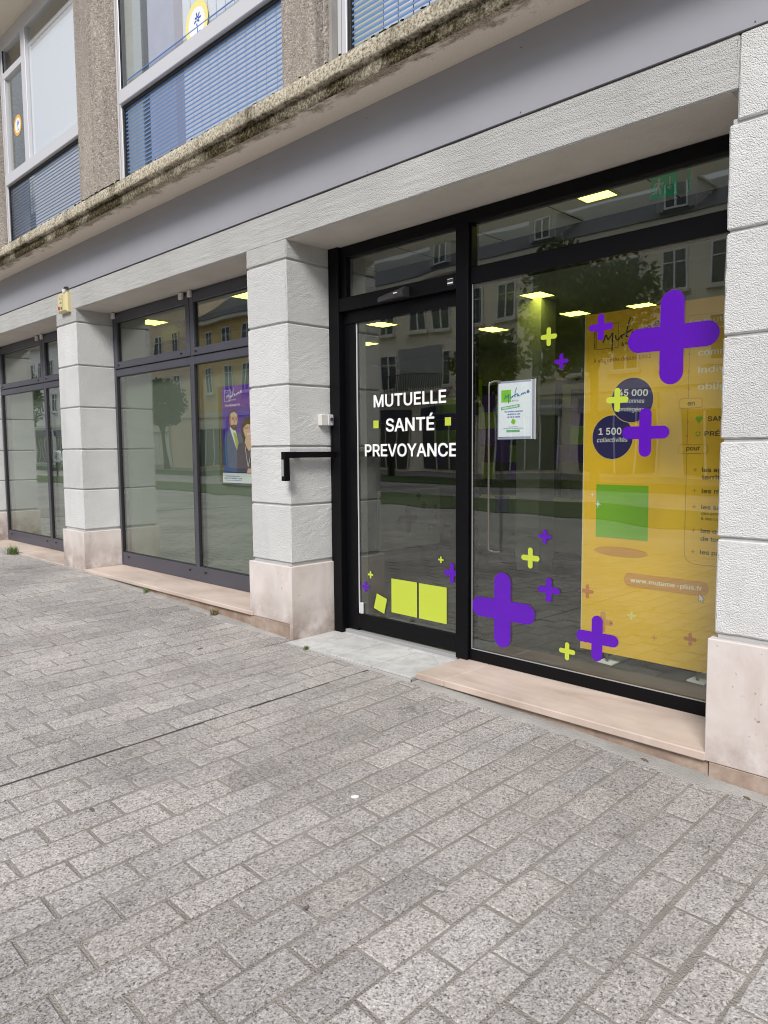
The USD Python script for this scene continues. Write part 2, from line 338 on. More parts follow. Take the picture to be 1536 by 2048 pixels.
stone("threshold_stone", (0.46, 0.455, 0.45), (0.54, 0.535, 0.53), (0.39, 0.385, 0.375), 9.0, 0.15, (1, 1, 1), 0.6, 0)

# weathered concrete of the ledge: lichen, moss bands, black crust along the top
mat("ledge_concrete", {"g": ("geometry", {}), "sep": ("separate_xyz", {}),
    "mp": ("mapping", {"scale": (1.0, 1.0, 0.22)}), "nstreak": ("noise_texture", {"scale": 6.0, "detail": 8.0, "roughness": 0.7}),
    "nf": ("noise_texture", {"scale": 50.0, "detail": 7.0, "roughness": 0.8}),
    "nbig": ("noise_texture", {"scale": 2.2, "detail": 6.0, "roughness": 0.62}),
    "clean": ("rgb_ramp", {"ramp": [(0.34, (0.045, 0.036, 0.024)), (0.42, (0.26, 0.21, 0.14)), (0.50, (0.60, 0.53, 0.40)), (0.60, (0.86, 0.81, 0.68))]}),
    "moss": ("rgb_ramp", {"ramp": [(0.40, (0.012, 0.010, 0.005)), (0.51, (0.055, 0.043, 0.020)), (0.64, (0.30, 0.245, 0.14))]}),
    "zr": ("map_range", {"from_min": 3.856, "from_max": 3.838, "to_min": 0.0, "to_max": 0.92, "clamp": True}),
    "zt": ("map_range", {"from_min": 3.93, "from_max": 3.975, "to_min": 0.0, "to_max": 0.45, "clamp": True}),
    "s1": ("map_range", {"from_min": 0.50, "from_max": 0.66, "to_min": 0.0, "to_max": 0.6, "clamp": True}),
    "a1": ("math", {"math_type": "add"}), "a2": ("math", {"math_type": "add", "use_clamp": True}),
    "bm": ("map_range", {"from_min": 0.35, "from_max": 0.65, "to_min": -0.55, "to_max": 0.42, "clamp": True}),
    "a3": ("math", {"math_type": "add", "use_clamp": True}),
    "mix": ("mix_color", {"blend_type": "mix"}),
    "b": ("bump", {"strength": 1.0, "distance": 0.02}), "p": ("principled_bsdf", {"roughness": 0.95, "specular_ior_level": 0.2})},
    [("g.position", "sep.vector"), ("sep.z", "zr.value"), ("sep.z", "zt.value"), ("g.position", "mp.vector"), ("mp.vector", "nstreak.vector"), ("g.position", "nf.vector"), ("g.position", "nbig.vector"),
     ("nf.fac", "clean.fac"), ("nf.fac", "moss.fac"), ("nstreak.fac", "s1.value"), ("zr.result", "a1.value1"), ("s1.result", "a1.value2"), ("a1.value", "a2.value1"), ("zt.result", "a2.value2"),
     ("nbig.fac", "bm.value"), ("a2.value", "a3.value1"), ("bm.result", "a3.value2"), ("a3.value", "mix.fac"), ("clean.color", "mix.a"), ("moss.color", "mix.b"), ("mix.result", "p.base_color"), ("nf.fac", "b.height"), ("b.normal", "p.normal")])
mat("ledge_soffit", {"g": ("geometry", {}), "sep": ("separate_xyz", {}), "mp": ("mapping", {"scale": (1.0, 2.0, 1.0)}),
    "n": ("noise_texture", {"scale": 5.0, "detail": 8.0, "roughness": 0.7}), "nf": ("noise_texture", {"scale": 90.0, "detail": 4.0}),
    "yr": ("map_range", {"from_min": -0.05, "from_max": -0.27, "to_min": -0.34, "to_max": 0.16, "clamp": True}),
    "a": ("math", {"math_type": "add"}), "st": ("map_range", {"from_min": 0.47, "from_max": 0.60, "to_min": 0.0, "to_max": 1.0, "clamp": True}),
    "c1": ("rgb_ramp", {"ramp": [(0.3, (0.68, 0.61, 0.52)), (0.7, (0.75, 0.68, 0.585))]}), "c2": ("rgb_ramp", {"ramp": [(0.35, (0.20, 0.165, 0.115)), (0.7, (0.50, 0.43, 0.33))]}),
    "mix": ("mix_color", {"blend_type": "mix"}), "b": ("bump", {"strength": 0.7, "distance": 0.006}), "p": ("principled_bsdf", {"roughness": 0.92})},
    [("g.position", "sep.vector"), ("sep.y", "yr.value"), ("g.position", "mp.vector"), ("mp.vector", "n.vector"), ("g.position", "nf.vector"), ("n.fac", "a.value1"), ("yr.result", "a.value2"), ("a.value", "st.value"),
     ("nf.fac", "c1.fac"), ("nf.fac", "c2.fac"), ("st.result", "mix.fac"), ("c1.color", "mix.a"), ("c2.color", "mix.b"), ("mix.result", "p.base_color"), ("n.fac", "b.height"), ("b.normal", "p.normal")])
# exposed-aggregate concrete of the upper pillars
mat("aggregate", {"g": ("geometry", {}), "v": ("voronoi_texture", {"scale": 85.0, "feature": "f1"}), "vb": ("rgb_to_bw", {}),
    "r": ("rgb_ramp", {"ramp": [(0.0, (0.11, 0.09, 0.07)), (0.2, (0.29, 0.252, 0.215)), (0.65, (0.40, 0.352, 0.305)), (1.0, (0.62, 0.57, 0.51))]}),
    "mp": ("mapping", {"scale": (4.0, 4.0, 0.35)}), "n": ("noise_texture", {"scale": 2.0, "detail": 6.0}), "nr": ("map_range", {"from_min": 0.35, "from_max": 0.65, "to_min": 0.82, "to_max": 1.08, "clamp": True}),
    "m": ("mix_color", {"blend_type": "multiply", "fac": 1.0, "use_clamp": False}), "b": ("bump", {"strength": 1.0, "distance": 0.010, "invert": True}), "p": ("principled_bsdf", {"roughness": 0.9})},
    [("g.position", "v.vector"), ("v.color", "vb.color"), ("vb.val", "r.fac"), ("g.position", "mp.vector"), ("mp.vector", "n.vector"), ("n.fac", "nr.value"), ("r.color", "m.a"), ("nr.result", "m.b"), ("m.result", "p.base_color"),
     ("v.distance", "b.height"), ("b.normal", "p.normal")])

# ------------------------------------------------------------------ ground
def ground_grid(x0, x1, y0, y1, dz, nx, ny):
    X, Y = np.meshgrid(np.linspace(x0, x1, nx), np.linspace(y0, y1, ny), indexing="ij")
    V = np.stack([X.ravel(), Y.ravel(), (gz(X, Y) + dz).ravel()], 1)
    i, j = np.meshgrid(np.arange(nx - 1), np.arange(ny - 1), indexing="ij"); a = (i * ny + j).ravel()
    return trimesh.Trimesh(V, np.vstack([np.stack([a, a + ny, a + ny + 1], 1), np.stack([a, a + ny + 1, a + 1], 1)]), process=False)

PX0, PX1, PY0 = -16.0, 2.08, -6.0
pave = obj("pavement", ground_grid(PX0, PX1, PY0, 0.30, -0.0050, 90, 20), "mortar")
tag(pave, kind="structure")
plaza = obj("plaza", cat(ground_grid(-400, PX0, -400, 0.3, 0, 40, 40), ground_grid(PX1, 120, -400, 0.3, 0, 30, 40), ground_grid(PX0, PX1, -400, PY0, 0, 60, 40)), "granite_far")
tag(plaza, kind="structure")
for n, (ya, yb) in enumerate(((-12.6, -9.0), (-23.5, -18.3))):
    g = ground_grid(-75, 20, ya, yb, 0.03, 96, 6)
    tag(obj("lawn", g, "lawn_grass"), kind="structure")

def paver_mesh(x0, x1, y0, y1, jit=0.0018):
    c = 0.004; t = []
    dz = float(rng.normal(0, 0.0011)); tx, ty = rng.normal(0, 0.0035, 2)
    xm, ym = (x0 + x1) / 2, (y0 + y1) / 2
    cor = [(x0, y0), (x1, y0), (x1, y1), (x0, y1)]
    j = rng.normal(0, jit, (4, 2))
    V = []
    for lvl in range(3):
        for k, (x, y) in enumerate(cor):
            sx, sy = (1 if x == x0 else -1), (1 if y == y0 else -1)
            if lvl == 0: X, Y, Z = x + sx * c + j[k][0], y + sy * c + j[k][1], 0.0
            elif lvl == 1: X, Y, Z = x + j[k][0], y + j[k][1], -0.0035
            else: X, Y, Z = x + j[k][0], y + j[k][1], -0.03
            V.append((X, Y, gz(X, Y) + Z + dz + tx * (X - xm) * 0.6 + ty * (Y - ym) * 0.6))
    Fc = [(0, 1, 2), (0, 2, 3)]
    for l in (0, 4):
        for k in range(4):
            a, b = l + k, l + (k + 1) % 4; Fc += [(a, a + 4, b + 4), (a, b + 4, b)]
    return np.array(V), np.array(Fc)

def set_tint(prim, cols):
    UsdGeom.PrimvarsAPI(prim).CreatePrimvar("tint", Sdf.ValueTypeNames.Color3fArray, "vertex").Set(Vt.Vec3fArray.FromNumpy(np.asarray(cols, np.float32)))

pav = []
W, L, J = 0.160, 0.3135, 0.0078
nrow = int((PX1 - PX0) / W)
k0 = -1.197
for i in range(-int((k0 - PX0) / W) - 1, int((PX1 - k0) / W) + 1):
    xa, xb = k0 + i * W, k0 + (i + 1) * W
    if xa < PX0 - 0.01 or xb > PX1 + 0.03: continue
    off = (-0.787 if i % 2 else -0.627) + float(rng.normal(0, 0.004))
    jl, jr = J + rng.normal(0, 0.0016), J + rng.normal(0, 0.0016)
    if abs(xb + 3.597) < 0.05: jr = 0.0135
    for q in range(-18, 5):
        ya, yb = off + q * L, off + (q + 1) * L
        lim = -0.095 if -4.58 < (xa + xb) / 2 < -3.28 else -0.012
        if ya < PY0 - 0.25: continue
        yb2 = min(yb, lim)
        if yb2 - ya < 0.05: continue
        e = rng.normal(0, 0.0012, 4)
        pav.append((xa + jl + e[0], xb - jr + e[1], ya + J * 1.05 + e[2], (yb2 - J * 1.05 + e[3]) if yb2 == yb else yb2))
def on_screen(p):
    q = np.array(p) - CAM; d = q @ fw
    if d < 0.3: return False, d
    x, y = 768 + F_PX * (q @ rt) / d, 1024 - F_PX * (q @ up) / d
    return (-60 < x < 1596 and -60 < y < 2110), d
rank = []
for n, (x0, x1, y0, y1) in enumerate(pav):
    ok, d = on_screen(((x0 + x1) / 2, (y0 + y1) / 2, gz((x0 + x1) / 2, (y0 + y1) / 2)))
    rank.append((0 if ok else 1, d if ok else 99, n))
own = set(n for a, d, n in sorted(rank)[:300] if a == 0)
restV, restF, restC, nv = [], [], [], 0
for n, p in enumerate(pav):
    V, Fc = paver_mesh(*p)
    t = float(np.clip(rng.normal(0.97, 0.055), 0.8, 1.16)); w = 0.011 + rng.normal(0, 0.006)
    col = np.tile([t * (1 + w), t, t * (1 - w)], (len(V), 1))
    if n in own:
        pr = obj("paver", trimesh.Trimesh(V, Fc, process=False), "granite", pave); set_tint(pr, col)
    else:
        restV.append(V); restF.append(Fc + nv); restC.append(col); nv += len(V)
pr = obj("paver_field", trimesh.Trimesh(np.vstack(restV), np.vstack(restF), process=False), "granite", pave); set_tint(pr, np.vstack(restC))
tag(pr, kind="stuff")

xj = -3.597; ej = ground_grid(xj - 0.016, xj + 0.002, PY0, -0.10, -0.0030, 2, 40); obj("expansion_joint", ej, "joint_seal", pave)
# smeared cement where the setts meet the building
def cement_strip(x0, x1, wide, base=0.012, seed=0):
    xs = np.arange(x0, x1 + 1e-6, 0.04); V = []
    for x in xs:
        n1 = 1.5 * meshkit.fbm(np.array([x * 2.3, seed, 0.3]), 4, seed) ** 1.5; n2 = meshkit.fbm(np.array([x * 9.0, seed, 4.3]), 3, seed + 5)
        w = wide * (0.35 + 1.3 * n1) * (0.8 + 0.4 * n2)
        for y, dz in ((base, 0.012), (-0.3 * w, 0.008), (-0.75 * w, 0.005), (-w, -0.003)):
            V.append((x, y, gz(x, y) + dz))
    Fc = []
    for i in range(len(xs) - 1):
        for k in range(3):
            a = i * 4 + k; Fc += [(a, a + 1, a + 5), (a, a + 5, a + 4)]
    return trimesh.Trimesh(np.array(V), np.array(Fc), process=False)
obj("mortar_strip", cement_strip(-13, -4.60, 0.075, seed=2), "cement", pave, True)
obj("mortar_strip", cement_strip(-3.20, 1.5, 0.085, seed=4), "cement", pave, True)

# ------------------------------------------------------------------ the office building
B = thing("office_building", "grey rendered office front with rusticated piers, stone sills and a mossy concrete ledge", "building")
P = [(-12.70, -12.17), (-8.898, -8.363), (-5.080, -4.5625), (-1.320, -0.785), (2.48, 3.01)]
JZ = [2.95, 2.4735, 2.0034, 1.525, 1.065, 0.598]
PD = 0.85                                            # depth of the piers

def rough_block(x0, x1, y0, y1, z0, z1, seed, step=0.035, amp=0.0035):
    c = 0.007; m = cbox(x0, x1, y0, y1, z0, z1, c)
    m = m.subdivide_to_size(step * 2.2, max_iter=8)
    v = m.vertices; n = np.stack([meshkit.fbm(v * 38 + k * 7.7, 3, seed + k) - 0.5 for k in range(3)], 1)
    m.vertices = v + n * amp * 2; return m

for pi, (xa, xb) in enumerate(P):
    core = obj("pier", box(xa + 0.013, xb - 0.013, 0.013, PD, -0.35, 2.968), "groove", B)
    tops = [2.95, 2.4735, 2.0034, 1.525, 1.065]; bots = JZ[1:]
    for k, (zt, zb) in enumerate(zip(tops, bots)):
        g = 0.007
        obj("block", rough_block(xa, xb, 0.0, PD - 0.01, zb + (g if k < 4 else 0.012), zt - g, 17 * pi + k, 0.035 if pi > 1 else 0.06), ("stucco", "stucco_pale", "stucco_grey", "stucco", "stucco_pale")[(k * 2 + pi) % 5], core)
    zg = float(min(gz(xa, 0), gz(xb, 0)))
    # plinth of thin stone slabs: one in front, one on the side of the opening, a darker foot below
    zf = {0: zg - 0.05, 1: zg - 0.05, 2: 0.125, 3: -0.022, 4: zg - 0.05}[pi]
    obj("plinth_slab", cbox(xa - 0.022, xb + 0.004, -0.024, 0.0125, zf, 0.583, 0.004), "travertine", core)
    obj("plinth_slab", cbox(xb - 0.0125, xb + 0.022, -0.022, 0.46, zg - 0.2 if pi != 3 else -0.022, 0.583, 0.004), "travertine", core)
    obj("plinth_slab", cbox(xa - 0.024, xa + 0.0125, 0.0127, 0.46, zg - 0.2 if pi != 3 else -0.3, 0.583, 0.004), "travertine", core)
    if pi in (2, 3):
        obj("plinth_foot", cbox(xa - (0.0 if pi == 3 else 0.022), xb + 0.021, -0.021, 0.0125, zg - 0.25, zf - 0.003, 0.003), "travertine_base", core)

# lintel over the openings (with the heads of the piers) and the smooth painted soffits
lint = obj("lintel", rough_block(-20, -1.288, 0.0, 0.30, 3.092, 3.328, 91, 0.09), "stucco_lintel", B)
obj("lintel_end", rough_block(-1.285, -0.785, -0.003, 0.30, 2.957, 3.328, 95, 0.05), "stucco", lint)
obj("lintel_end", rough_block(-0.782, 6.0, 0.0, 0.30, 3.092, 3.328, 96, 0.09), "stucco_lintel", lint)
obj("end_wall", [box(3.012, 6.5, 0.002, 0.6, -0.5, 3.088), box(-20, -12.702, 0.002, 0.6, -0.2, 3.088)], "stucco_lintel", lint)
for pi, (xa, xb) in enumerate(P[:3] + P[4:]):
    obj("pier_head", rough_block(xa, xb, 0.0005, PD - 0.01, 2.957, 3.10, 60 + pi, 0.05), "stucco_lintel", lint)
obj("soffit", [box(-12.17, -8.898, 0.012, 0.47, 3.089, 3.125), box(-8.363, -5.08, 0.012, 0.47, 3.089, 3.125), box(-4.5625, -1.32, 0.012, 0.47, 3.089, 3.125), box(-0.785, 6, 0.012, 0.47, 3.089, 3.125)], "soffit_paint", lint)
obj("backing_wall", box(-20, 6.5, 0.303, 0.50, 3.128, 3.95), "room_dark", lint)
fas = obj("fascia", box(-20, 6.0, -0.010, 0.30, 3.333, 3.762), "fascia_paint", B)
obj("shadow_gap", box(-20, 6.0, 0.006, 0.29, 3.3285, 3.3325), "dark_line", fas)
obj("fixing_dot", cat(*[trimesh.creation.icosphere(1, 0.0038).apply_translation([x, -0.010, z]) for x in np.arange(-12.2, 0.5, 1.22) for z in (3.348, 3.69)]), "dark_line", fas)

# concrete ledge
def ledge():
    prof = [(0.26, 3.972), (-0.10, 3.972), (-0.295, 3.960), (-0.312, 3.950), (-0.318, 3.925), (-0.318, 3.895), (-0.318, 3.868), (-0.312, 3.850), (-0.290, 3.846), (-0.284, 3.838), (-0.284, 3.805), (-0.282, 3.775), (-0.272, 3.763)]
    prof = np.array(prof); x = np.arange(-19, 5.001, 0.022); n = len(prof)
    X = np.repeat(x, n); Y = np.tile(prof[:, 0], len(x)); Z = np.tile(prof[:, 1], len(x))
    Pn = np.stack([X, Y, Z], 1)
    d1 = meshkit.fbm(Pn * [7, 14, 14], 4, 3) - 0.5; d2 = meshkit.fbm(Pn * [30, 30, 30], 3, 8) - 0.5; d3 = meshkit.fbm(Pn * [3.0, 9, 9], 3, 21) - 0.5
    k = np.tile(np.arange(n), len(x)); out = (k >= 2)
    Y = Y + out * (d1 * 0.009 + d2 * 0.010); Z = Z + (k > 0) * (d3 * 0.008 + d2 * 0.009) * np.where((k >= 1) & (k <= 4), 1.6, 0.6)
    V = np.stack([X, Y, Z], 1); i, j = np.meshgrid(np.arange(len(x) - 1), np.arange(n - 1), indexing="ij"); a = (i * n + j).ravel()
    return trimesh.Trimesh(V, np.vstack([np.stack([a, a + 1, a + n + 1], 1), np.stack([a, a + n + 1, a + n], 1)]), process=False)
led = obj("ledge", ledge(), "ledge_concrete", B, 50)
def ledge_under():
    prof = np.array([(-0.272, 3.764), (-0.205, 3.762), (-0.196, 3.770), (-0.185, 3.770), (-0.178, 3.764), (-0.09, 3.764), (0.0, 3.764)])
    x = np.arange(-19, 5.001, 0.04); n = len(prof); Pn = np.stack([np.repeat(x, n), np.tile(prof[:, 0], len(x)), np.tile(prof[:, 1], len(x))], 1)
    d = meshkit.fbm(Pn * [11, 22, 11], 4, 31) - 0.5; k = np.tile(np.arange(n), len(x)); Pn[:, 2] += d * np.where(k < 5, 0.008, 0.0)
    i, j = np.meshgrid(np.arange(len(x) - 1), np.arange(n - 1), indexing="ij"); a = (i * n + j).ravel()
    return trimesh.Trimesh(Pn, np.vstack([np.stack([a, a + 1, a + n + 1], 1), np.stack([a, a + n + 1, a + n], 1)]), process=False)
obj("ledge_soffit", ledge_under(), "ledge_soffit", led, 50)
# crumbs of black moss along the ledge's top edge
crumbs = []
for q in range(2600):
    x = rng.uniform(-13, 0.5); dens = meshkit.fbm(np.array([x * 1.3, 0, 0]), 3, 77)
    if dens < 0.50 and rng.random() < 0.86: continue
    s = rng.uniform(0.004, 0.012) * (1.5 if dens > 0.6 else 1)
    c = trimesh.creation.icosphere(1, s); c.vertices *= [rng.uniform(1.0, 3.0), 0.8, rng.uniform(0.3, 0.7)]; c.vertices += rng.normal(0, s * 0.22, c.vertices.shape)
    c.apply_translation([x, -0.300 + rng.uniform(-0.008, 0.05), 3.963 + rng.uniform(-0.006, 0.002)]); crumbs.append(c)
tag(obj("ledge_moss", cat(*crumbs), "moss_black", led), kind="stuff")

# sills
s = obj("sill", box(-3.215, -1.33, -0.002, 0.44, -0.35, -0.025), "travertine_base", B)
obj("sill_slab", cbox(-3.222, -2.984, -0.032, 0.46, -0.0235, 0.020, 0.005), "sill_stone", s)
obj("sill_slab", cbox(-2.981, -1.336, -0.032, 0.46, -0.0235, 0.020, 0.005), "sill_stone", s)
for (xa, xb, zt, jn) in ((-8.335, -5.055, 0.157, (-6.7,)), (-12.15, -8.915, 0.150, (-10.4,))):
    s = obj("sill", box(xa + 0.01, xb - 0.01, -0.004, 0.42, -0.3, zt - 0.037), "travertine_base", B)
    ed = [xa, *jn, xb]
    for a, b in zip(ed[:-1], ed[1:]): obj("sill_slab", cbox(a + 0.0012, b - 0.0012, -0.034, 0.44, zt - 0.036, zt, 0.005), "sill_stone", s)

# threshold of the entrance: pale stone tiles with a light metal edge
th = obj("threshold", box(-4.54, -3.2155, -0.086, 0.50, -0.25, -0.010), "cement", B)
for (xa, xb, ya, yb) in ((-4.54, -4.31, -0.076, 0.412), (-4.306, -3.960, -0.076, 0.412), (-3.956, -3.60, -0.076, 0.412), (-3.596, -3.217, -0.076, 0.412), (-4.54, -3.70, 0.416, 0.50), (-3.696, -3.217, 0.416, 0.50)):
    sl = cbox(xa + 0.003, xb - 0.003, ya, yb - 0.003, -0.02, 0.0, 0.002)
    obj("threshold_tile", sl, "threshold_stone", th)
ed = box(-4.54, -3.2155, -0.090, -0.078, -0.05, 0.003); v = ed.vertices; v[:, 2] += np.where(v[:, 2] > -0.03, -0.004, 0) + np.where((v[:, 2] > -0.03) & (v[:, 0] > -3.5), -0.014, 0); obj("edge_strip", ed, "gum", th)

# ---- the anthracite windows of the two left bays
def frame_rect(x0, x1, z0, z1, y0, y1, wl, wr, wb, wt, c=0.003):
    return [cbox(x0, x0 + wl, y0, y1, z0, z1, c), cbox(x1 - wr, x1, y0, y1, z0, z1, c), cbox(x0 + wl + 0.0005, x1 - wr - 0.0005, y0 + 0.0004, y1 - 0.0004, z0, z0 + wb, c), cbox(x0 + wl + 0.0005, x1 - wr - 0.0005, y0 + 0.0004, y1 - 0.0004, z1 - wt, z1, c)]
def bay_window(x0, x1, xm, zs):
    yf = 0.425; z0, z1 = zs, 3.088
    fr = [cbox(x0, x0 + 0.045, yf, yf + 0.07, z0, z1), cbox(x1 - 0.045, x1, yf, yf + 0.07, z0, z1), cbox(xm - 0.035, xm + 0.035, yf + 0.004, yf + 0.07, z0, z1),
          box(x0 + 0.046, xm - 0.036, yf + 0.006, yf + 0.07, z1 - 0.055, z1), box(xm + 0.036, x1 - 0.046, yf + 0.006, yf + 0.07, z1 - 0.055, z1),
          cbox(x0 + 0.046, xm - 0.0355, yf + 0.004, yf + 0.07, 2.365, 2.445), cbox(xm + 0.0355, x1 - 0.046, yf + 0.004, yf + 0.07, 2.365, 2.445),
          cbox(x0 + 0.046, xm - 0.0355, yf + 0.004, yf + 0.07, z0, z0 + 0.155), cbox(xm + 0.0355, x1 - 0.046, yf + 0.004, yf + 0.07, z0, z0 + 0.155)]
    w = obj("window", fr, "anthracite", B)
    for a, b in ((x0 + 0.046, xm - 0.006), (xm + 0.006, x1 - 0.046)):
        obj("casement", frame_rect(a, b, 2.450, 3.055, yf - 0.012, yf + 0.045, 0.07, 0.07, 0.075, 0.085, 0.004), "anthracite", w)
        obj("pane", box(a + 0.06, b - 0.06, yf + 0.018, yf + 0.024, 2.52, 2.975), "window_glass", w)
        bead = 0.016
        A, Bb = (a + 0.036 if a < xm - 0.1 else a + 0.028), (b - 0.028 if b < xm + 0.1 else b - 0.01)
        obj("gasket", frame_rect(a + 0.068, b - 0.068, 2.523, 2.972, yf + 0.008, yf + 0.03, 0.007, 0.007, 0.007, 0.007, 0.001), "rubber", w)
        obj("contact_sensor", cbox(a + (0.0 if a < xm - 0.1 else 0.01), a + 0.06, yf - 0.042, yf - 0.013, 3.018, 3.083, 0.004), "white_plastic", w) if a > xm - 0.1 or True else None
        for dx in (0.10, 0.9 * (b - a)):
            d = trimesh.creation.cylinder(0.008, 0.012, sections=10); d.vertices *= [2.2, 1, 1]; d.apply_transform(trimesh.transformations.rotation_matrix(math.pi / 2, [1, 0, 0])); d.apply_translation([a + dx, yf - 0.014, 2.487]); obj("drain_cap", d, "rubber", w)
    obj("contact_sensor", cbox(xm - 0.155, xm - 0.09, yf - 0.042, yf - 0.013, 3.018, 3.083, 0.004), "white_plastic", w)
    for a, b in ((x0 + 0.040, xm - 0.030), (xm + 0.030, x1 - 0.040)):
        obj("pane", box(a, b, yf + 0.024, yf + 0.032, z0 + 0.15, 2.37), "window_glass", w)
        obj("gasket", frame_rect(a + 0.004, b - 0.004, z0 + 0.153, 2.367, yf + 0.006, yf + 0.05, 0.008, 0.008, 0.008, 0.008, 0.001), "rubber", w)
    for dx in (x0 + 0.19, xm - 0.15, xm + 0.15, x1 - 0.3):
        d = trimesh.creation.cylinder(0.008, 0.012, sections=10); d.vertices *= [2.2, 1, 1]; d.apply_transform(trimesh.transformations.rotation_matrix(math.pi / 2, [1, 0, 0])); d.apply_translation([dx, yf - 0.001, z0 + 0.105]); obj("drain_cap", d, "rubber", w)
    obj("roller_screen", box(x0 + 0.02, x1 - 0.02, yf + 0.125, yf + 0.128, z0 + 0.02, 2.43), "window_screen", w)
    return w
bay_window(-8.361, -5.082, -6.66, 0.158)
bay_window(-12.168, -8.900, -10.45, 0.151)
bay_window(-0.783, 2.478, 0.85, -0.03)
s = obj("sill", box(-0.76, 2.455, -0.002, 0.42, -0.6, -0.07), "travertine_base", B)
obj("sill_slab", cbox(-0.758, 2.452, -0.032, 0.44, -0.068, -0.031, 0.005), "sill_stone", s)

# ---- black shop front with the sliding door
yf = 0.448; BK = "black_frame"
sf = obj("shopfront", [cbox(-4.561, -4.445, yf - 0.028, yf + 0.10, -0.01, 3.088), cbox(-4.444, -1.30, yf, yf + 0.09, 3.0, 3.087),
    cbox(-3.256, -3.150, yf - 0.022, yf + 0.10, 0.021, 2.9995), cbox(-3.149, -1.25, yf + 0.002, yf + 0.09, 2.598, 2.712),
    cbox(-3.149, -1.25, yf + 0.004, yf + 0.085, 0.0205, 0.100), cbox(-4.444, -4.385, yf + 0.004, yf + 0.09, 2.69, 2.9995), cbox(-3.149, -3.135, yf + 0.004, yf + 0.085, 0.101, 2.597), cbox(-3.149, -3.135, yf + 0.004, yf + 0.085, 2.713, 2.9995)], BK, B)
obj("pane", box(-4.386, -3.255, yf + 0.03, yf + 0.036, 2.685, 3.002), "shop_glass", sf)
obj("pane", box(-3.137, -1.25, yf + 0.03, yf + 0.036, 2.71, 3.002), "shop_glass", sf)
obj("pane", box(-3.137, -1.25, yf + 0.012, yf + 0.022, 0.095, 2.60), "shop_glass", sf)
obj("glazing_bead", [box(-3.134, -1.25, yf + 0.006, yf + 0.011, 0.1005, 0.106), box(-3.1345, -3.130, yf + 0.006, yf + 0.011, 0.107, 2.597)], "shutter_grey", sf)
op = obj("door_operator", [cbox(-4.444, -3.257, yf - 0.020, yf + 0.09, 2.585, 2.689, 0.004), cbox(-4.444, -3.257, yf + 0.03, yf + 0.12, 2.49, 2.5845, 0.003)], BK, sf)
# sliding leaf
lf = obj("door_leaf", [cbox(-4.444, -4.318, yf + 0.035, yf + 0.085, 0.03, 2.489), cbox(-4.3175, -3.262, yf + 0.035, yf + 0.08, 0.050, 0.168)], BK, sf)
obj("door_pane", box(-4.320, -3.257, yf + 0.050, yf + 0.058, 0.165, 2.495), "shop_glass", sf)
obj("door_edge", [box(-4.3175, -4.308, yf + 0.044, yf + 0.0495, 0.172, 2.489)], "aluminium", sf)
obj("guide_block", cbox(-4.305, -4.262, yf + 0.030, yf + 0.049, 0.172, 0.262, 0.004), "aluminium", sf)
obj("floor_track", cbox(-4.44, -3.257, yf + 0.005, yf + 0.10, -0.005, 0.026, 0.002), "shutter_grey", sf)
# motion sensor: a wedge with rounded nose
prof = Polygon([(0.0, 0.0), (0.0, 0.072), (-0.045, 0.070), (-0.075, 0.038), (-0.070, 0.008), (-0.055, 0.0)])
se = trimesh.creation.extrude_polygon(prof, 0.30, engine="earcut"); v = se.vertices.copy()
xx = -3.985 + v[:, 2]; tap = np.where(v[:, 2] < 0.01, 0.35, 1.0)
se.vertices = np.stack([xx, yf - 0.020 + v[:, 0] * tap, 2.592 + v[:, 1] * np.where(v[:, 2] < 0.01, 0.55, 1.0)], 1)
sn = obj("motion_sensor", se, "shop_dark", sf)
obj("sensor_print", [plate(sbox(-3.775, 2.618, -3.735, 2.624), yf - 0.0955, 0.0006)], "white_film", sf)
lab = [plate(sbox(-3.332, 2.613, -3.275, 2.662), yf - 0.0203, 0.0006)]
obj("operator_label", lab, "dark_ink", sf); obj("operator_label_print", [plate(sbox(-3.328, 2.625, -3.280, 2.634), yf - 0.0212, 0.0005), plate(sbox(-3.328, 2.655, -3.279, 2.658), yf - 0.0212, 0.0005)], "white_film", sf)
# long pull handle on the fixed pane
hp = [(-2.90, yf + 0.01, 1.935), (-2.925, yf - 0.025, 1.937), (-2.944, yf - 0.052, 1.925), (-2.946, yf - 0.056, 1.905), (-2.946, yf - 0.056, 0.84), (-2.944, yf - 0.052, 0.82), (-2.925, yf - 0.025, 0.808), (-2.90, yf + 0.01, 0.806)]
obj("pull_handle", tube(hp, 0.0065, 12), "steel", sf, 40)

# ---- upper floor
YU = 0.47
def pillar(xl, xr, x_end):
    prof = Polygon([(xl, 0.25), (xr - 0.16, 0.25), (xr - 0.155, 0.243), (xr - 0.07, 0.243), (xr - 0.06, 0.262), (xr, 0.275), (xr + 0.015, 0.30), (x_end - 0.06, YU - 0.09), (x_end - 0.05, YU - 0.075), (x_end, YU + 0.10), (x_end, 0.8), (xl - 0.12, 0.8), (xl - 0.12, YU + 0.1), (xl - 0.02, 0.28)])
    m = trimesh.creation.extrude_polygon(prof, 4.2, engine="earcut"); m.apply_translation([0, 0, 3.9]); return m
up1 = obj("upper_pillar", pillar(-8.67, -8.235, -8.115), "aggregate", B)
up2 = obj("upper_pillar", pillar(-4.88, -4.54, -4.468), "aggregate", B)
obj("upper_pillar", pillar(-12.5, -12.0, -11.67), "aggregate", B)
obj("upper_pillar", pillar(-1.1, -0.75, -0.66), "aggregate", B)
obj("mortar_patch", cat(box(-4.505, -4.469, YU - 0.055, YU + 0.02, 3.97, 6.0)), "cement", up2)
obj("upper_soffit", cbox(-20, 6, 0.10, 0.9, 7.36, 7.7), "ledge_soffit", B)
obj("upper_parapet", box(-20, 6, 0.30, 0.9, 3.90, 3.995), "ledge_soffit", B)
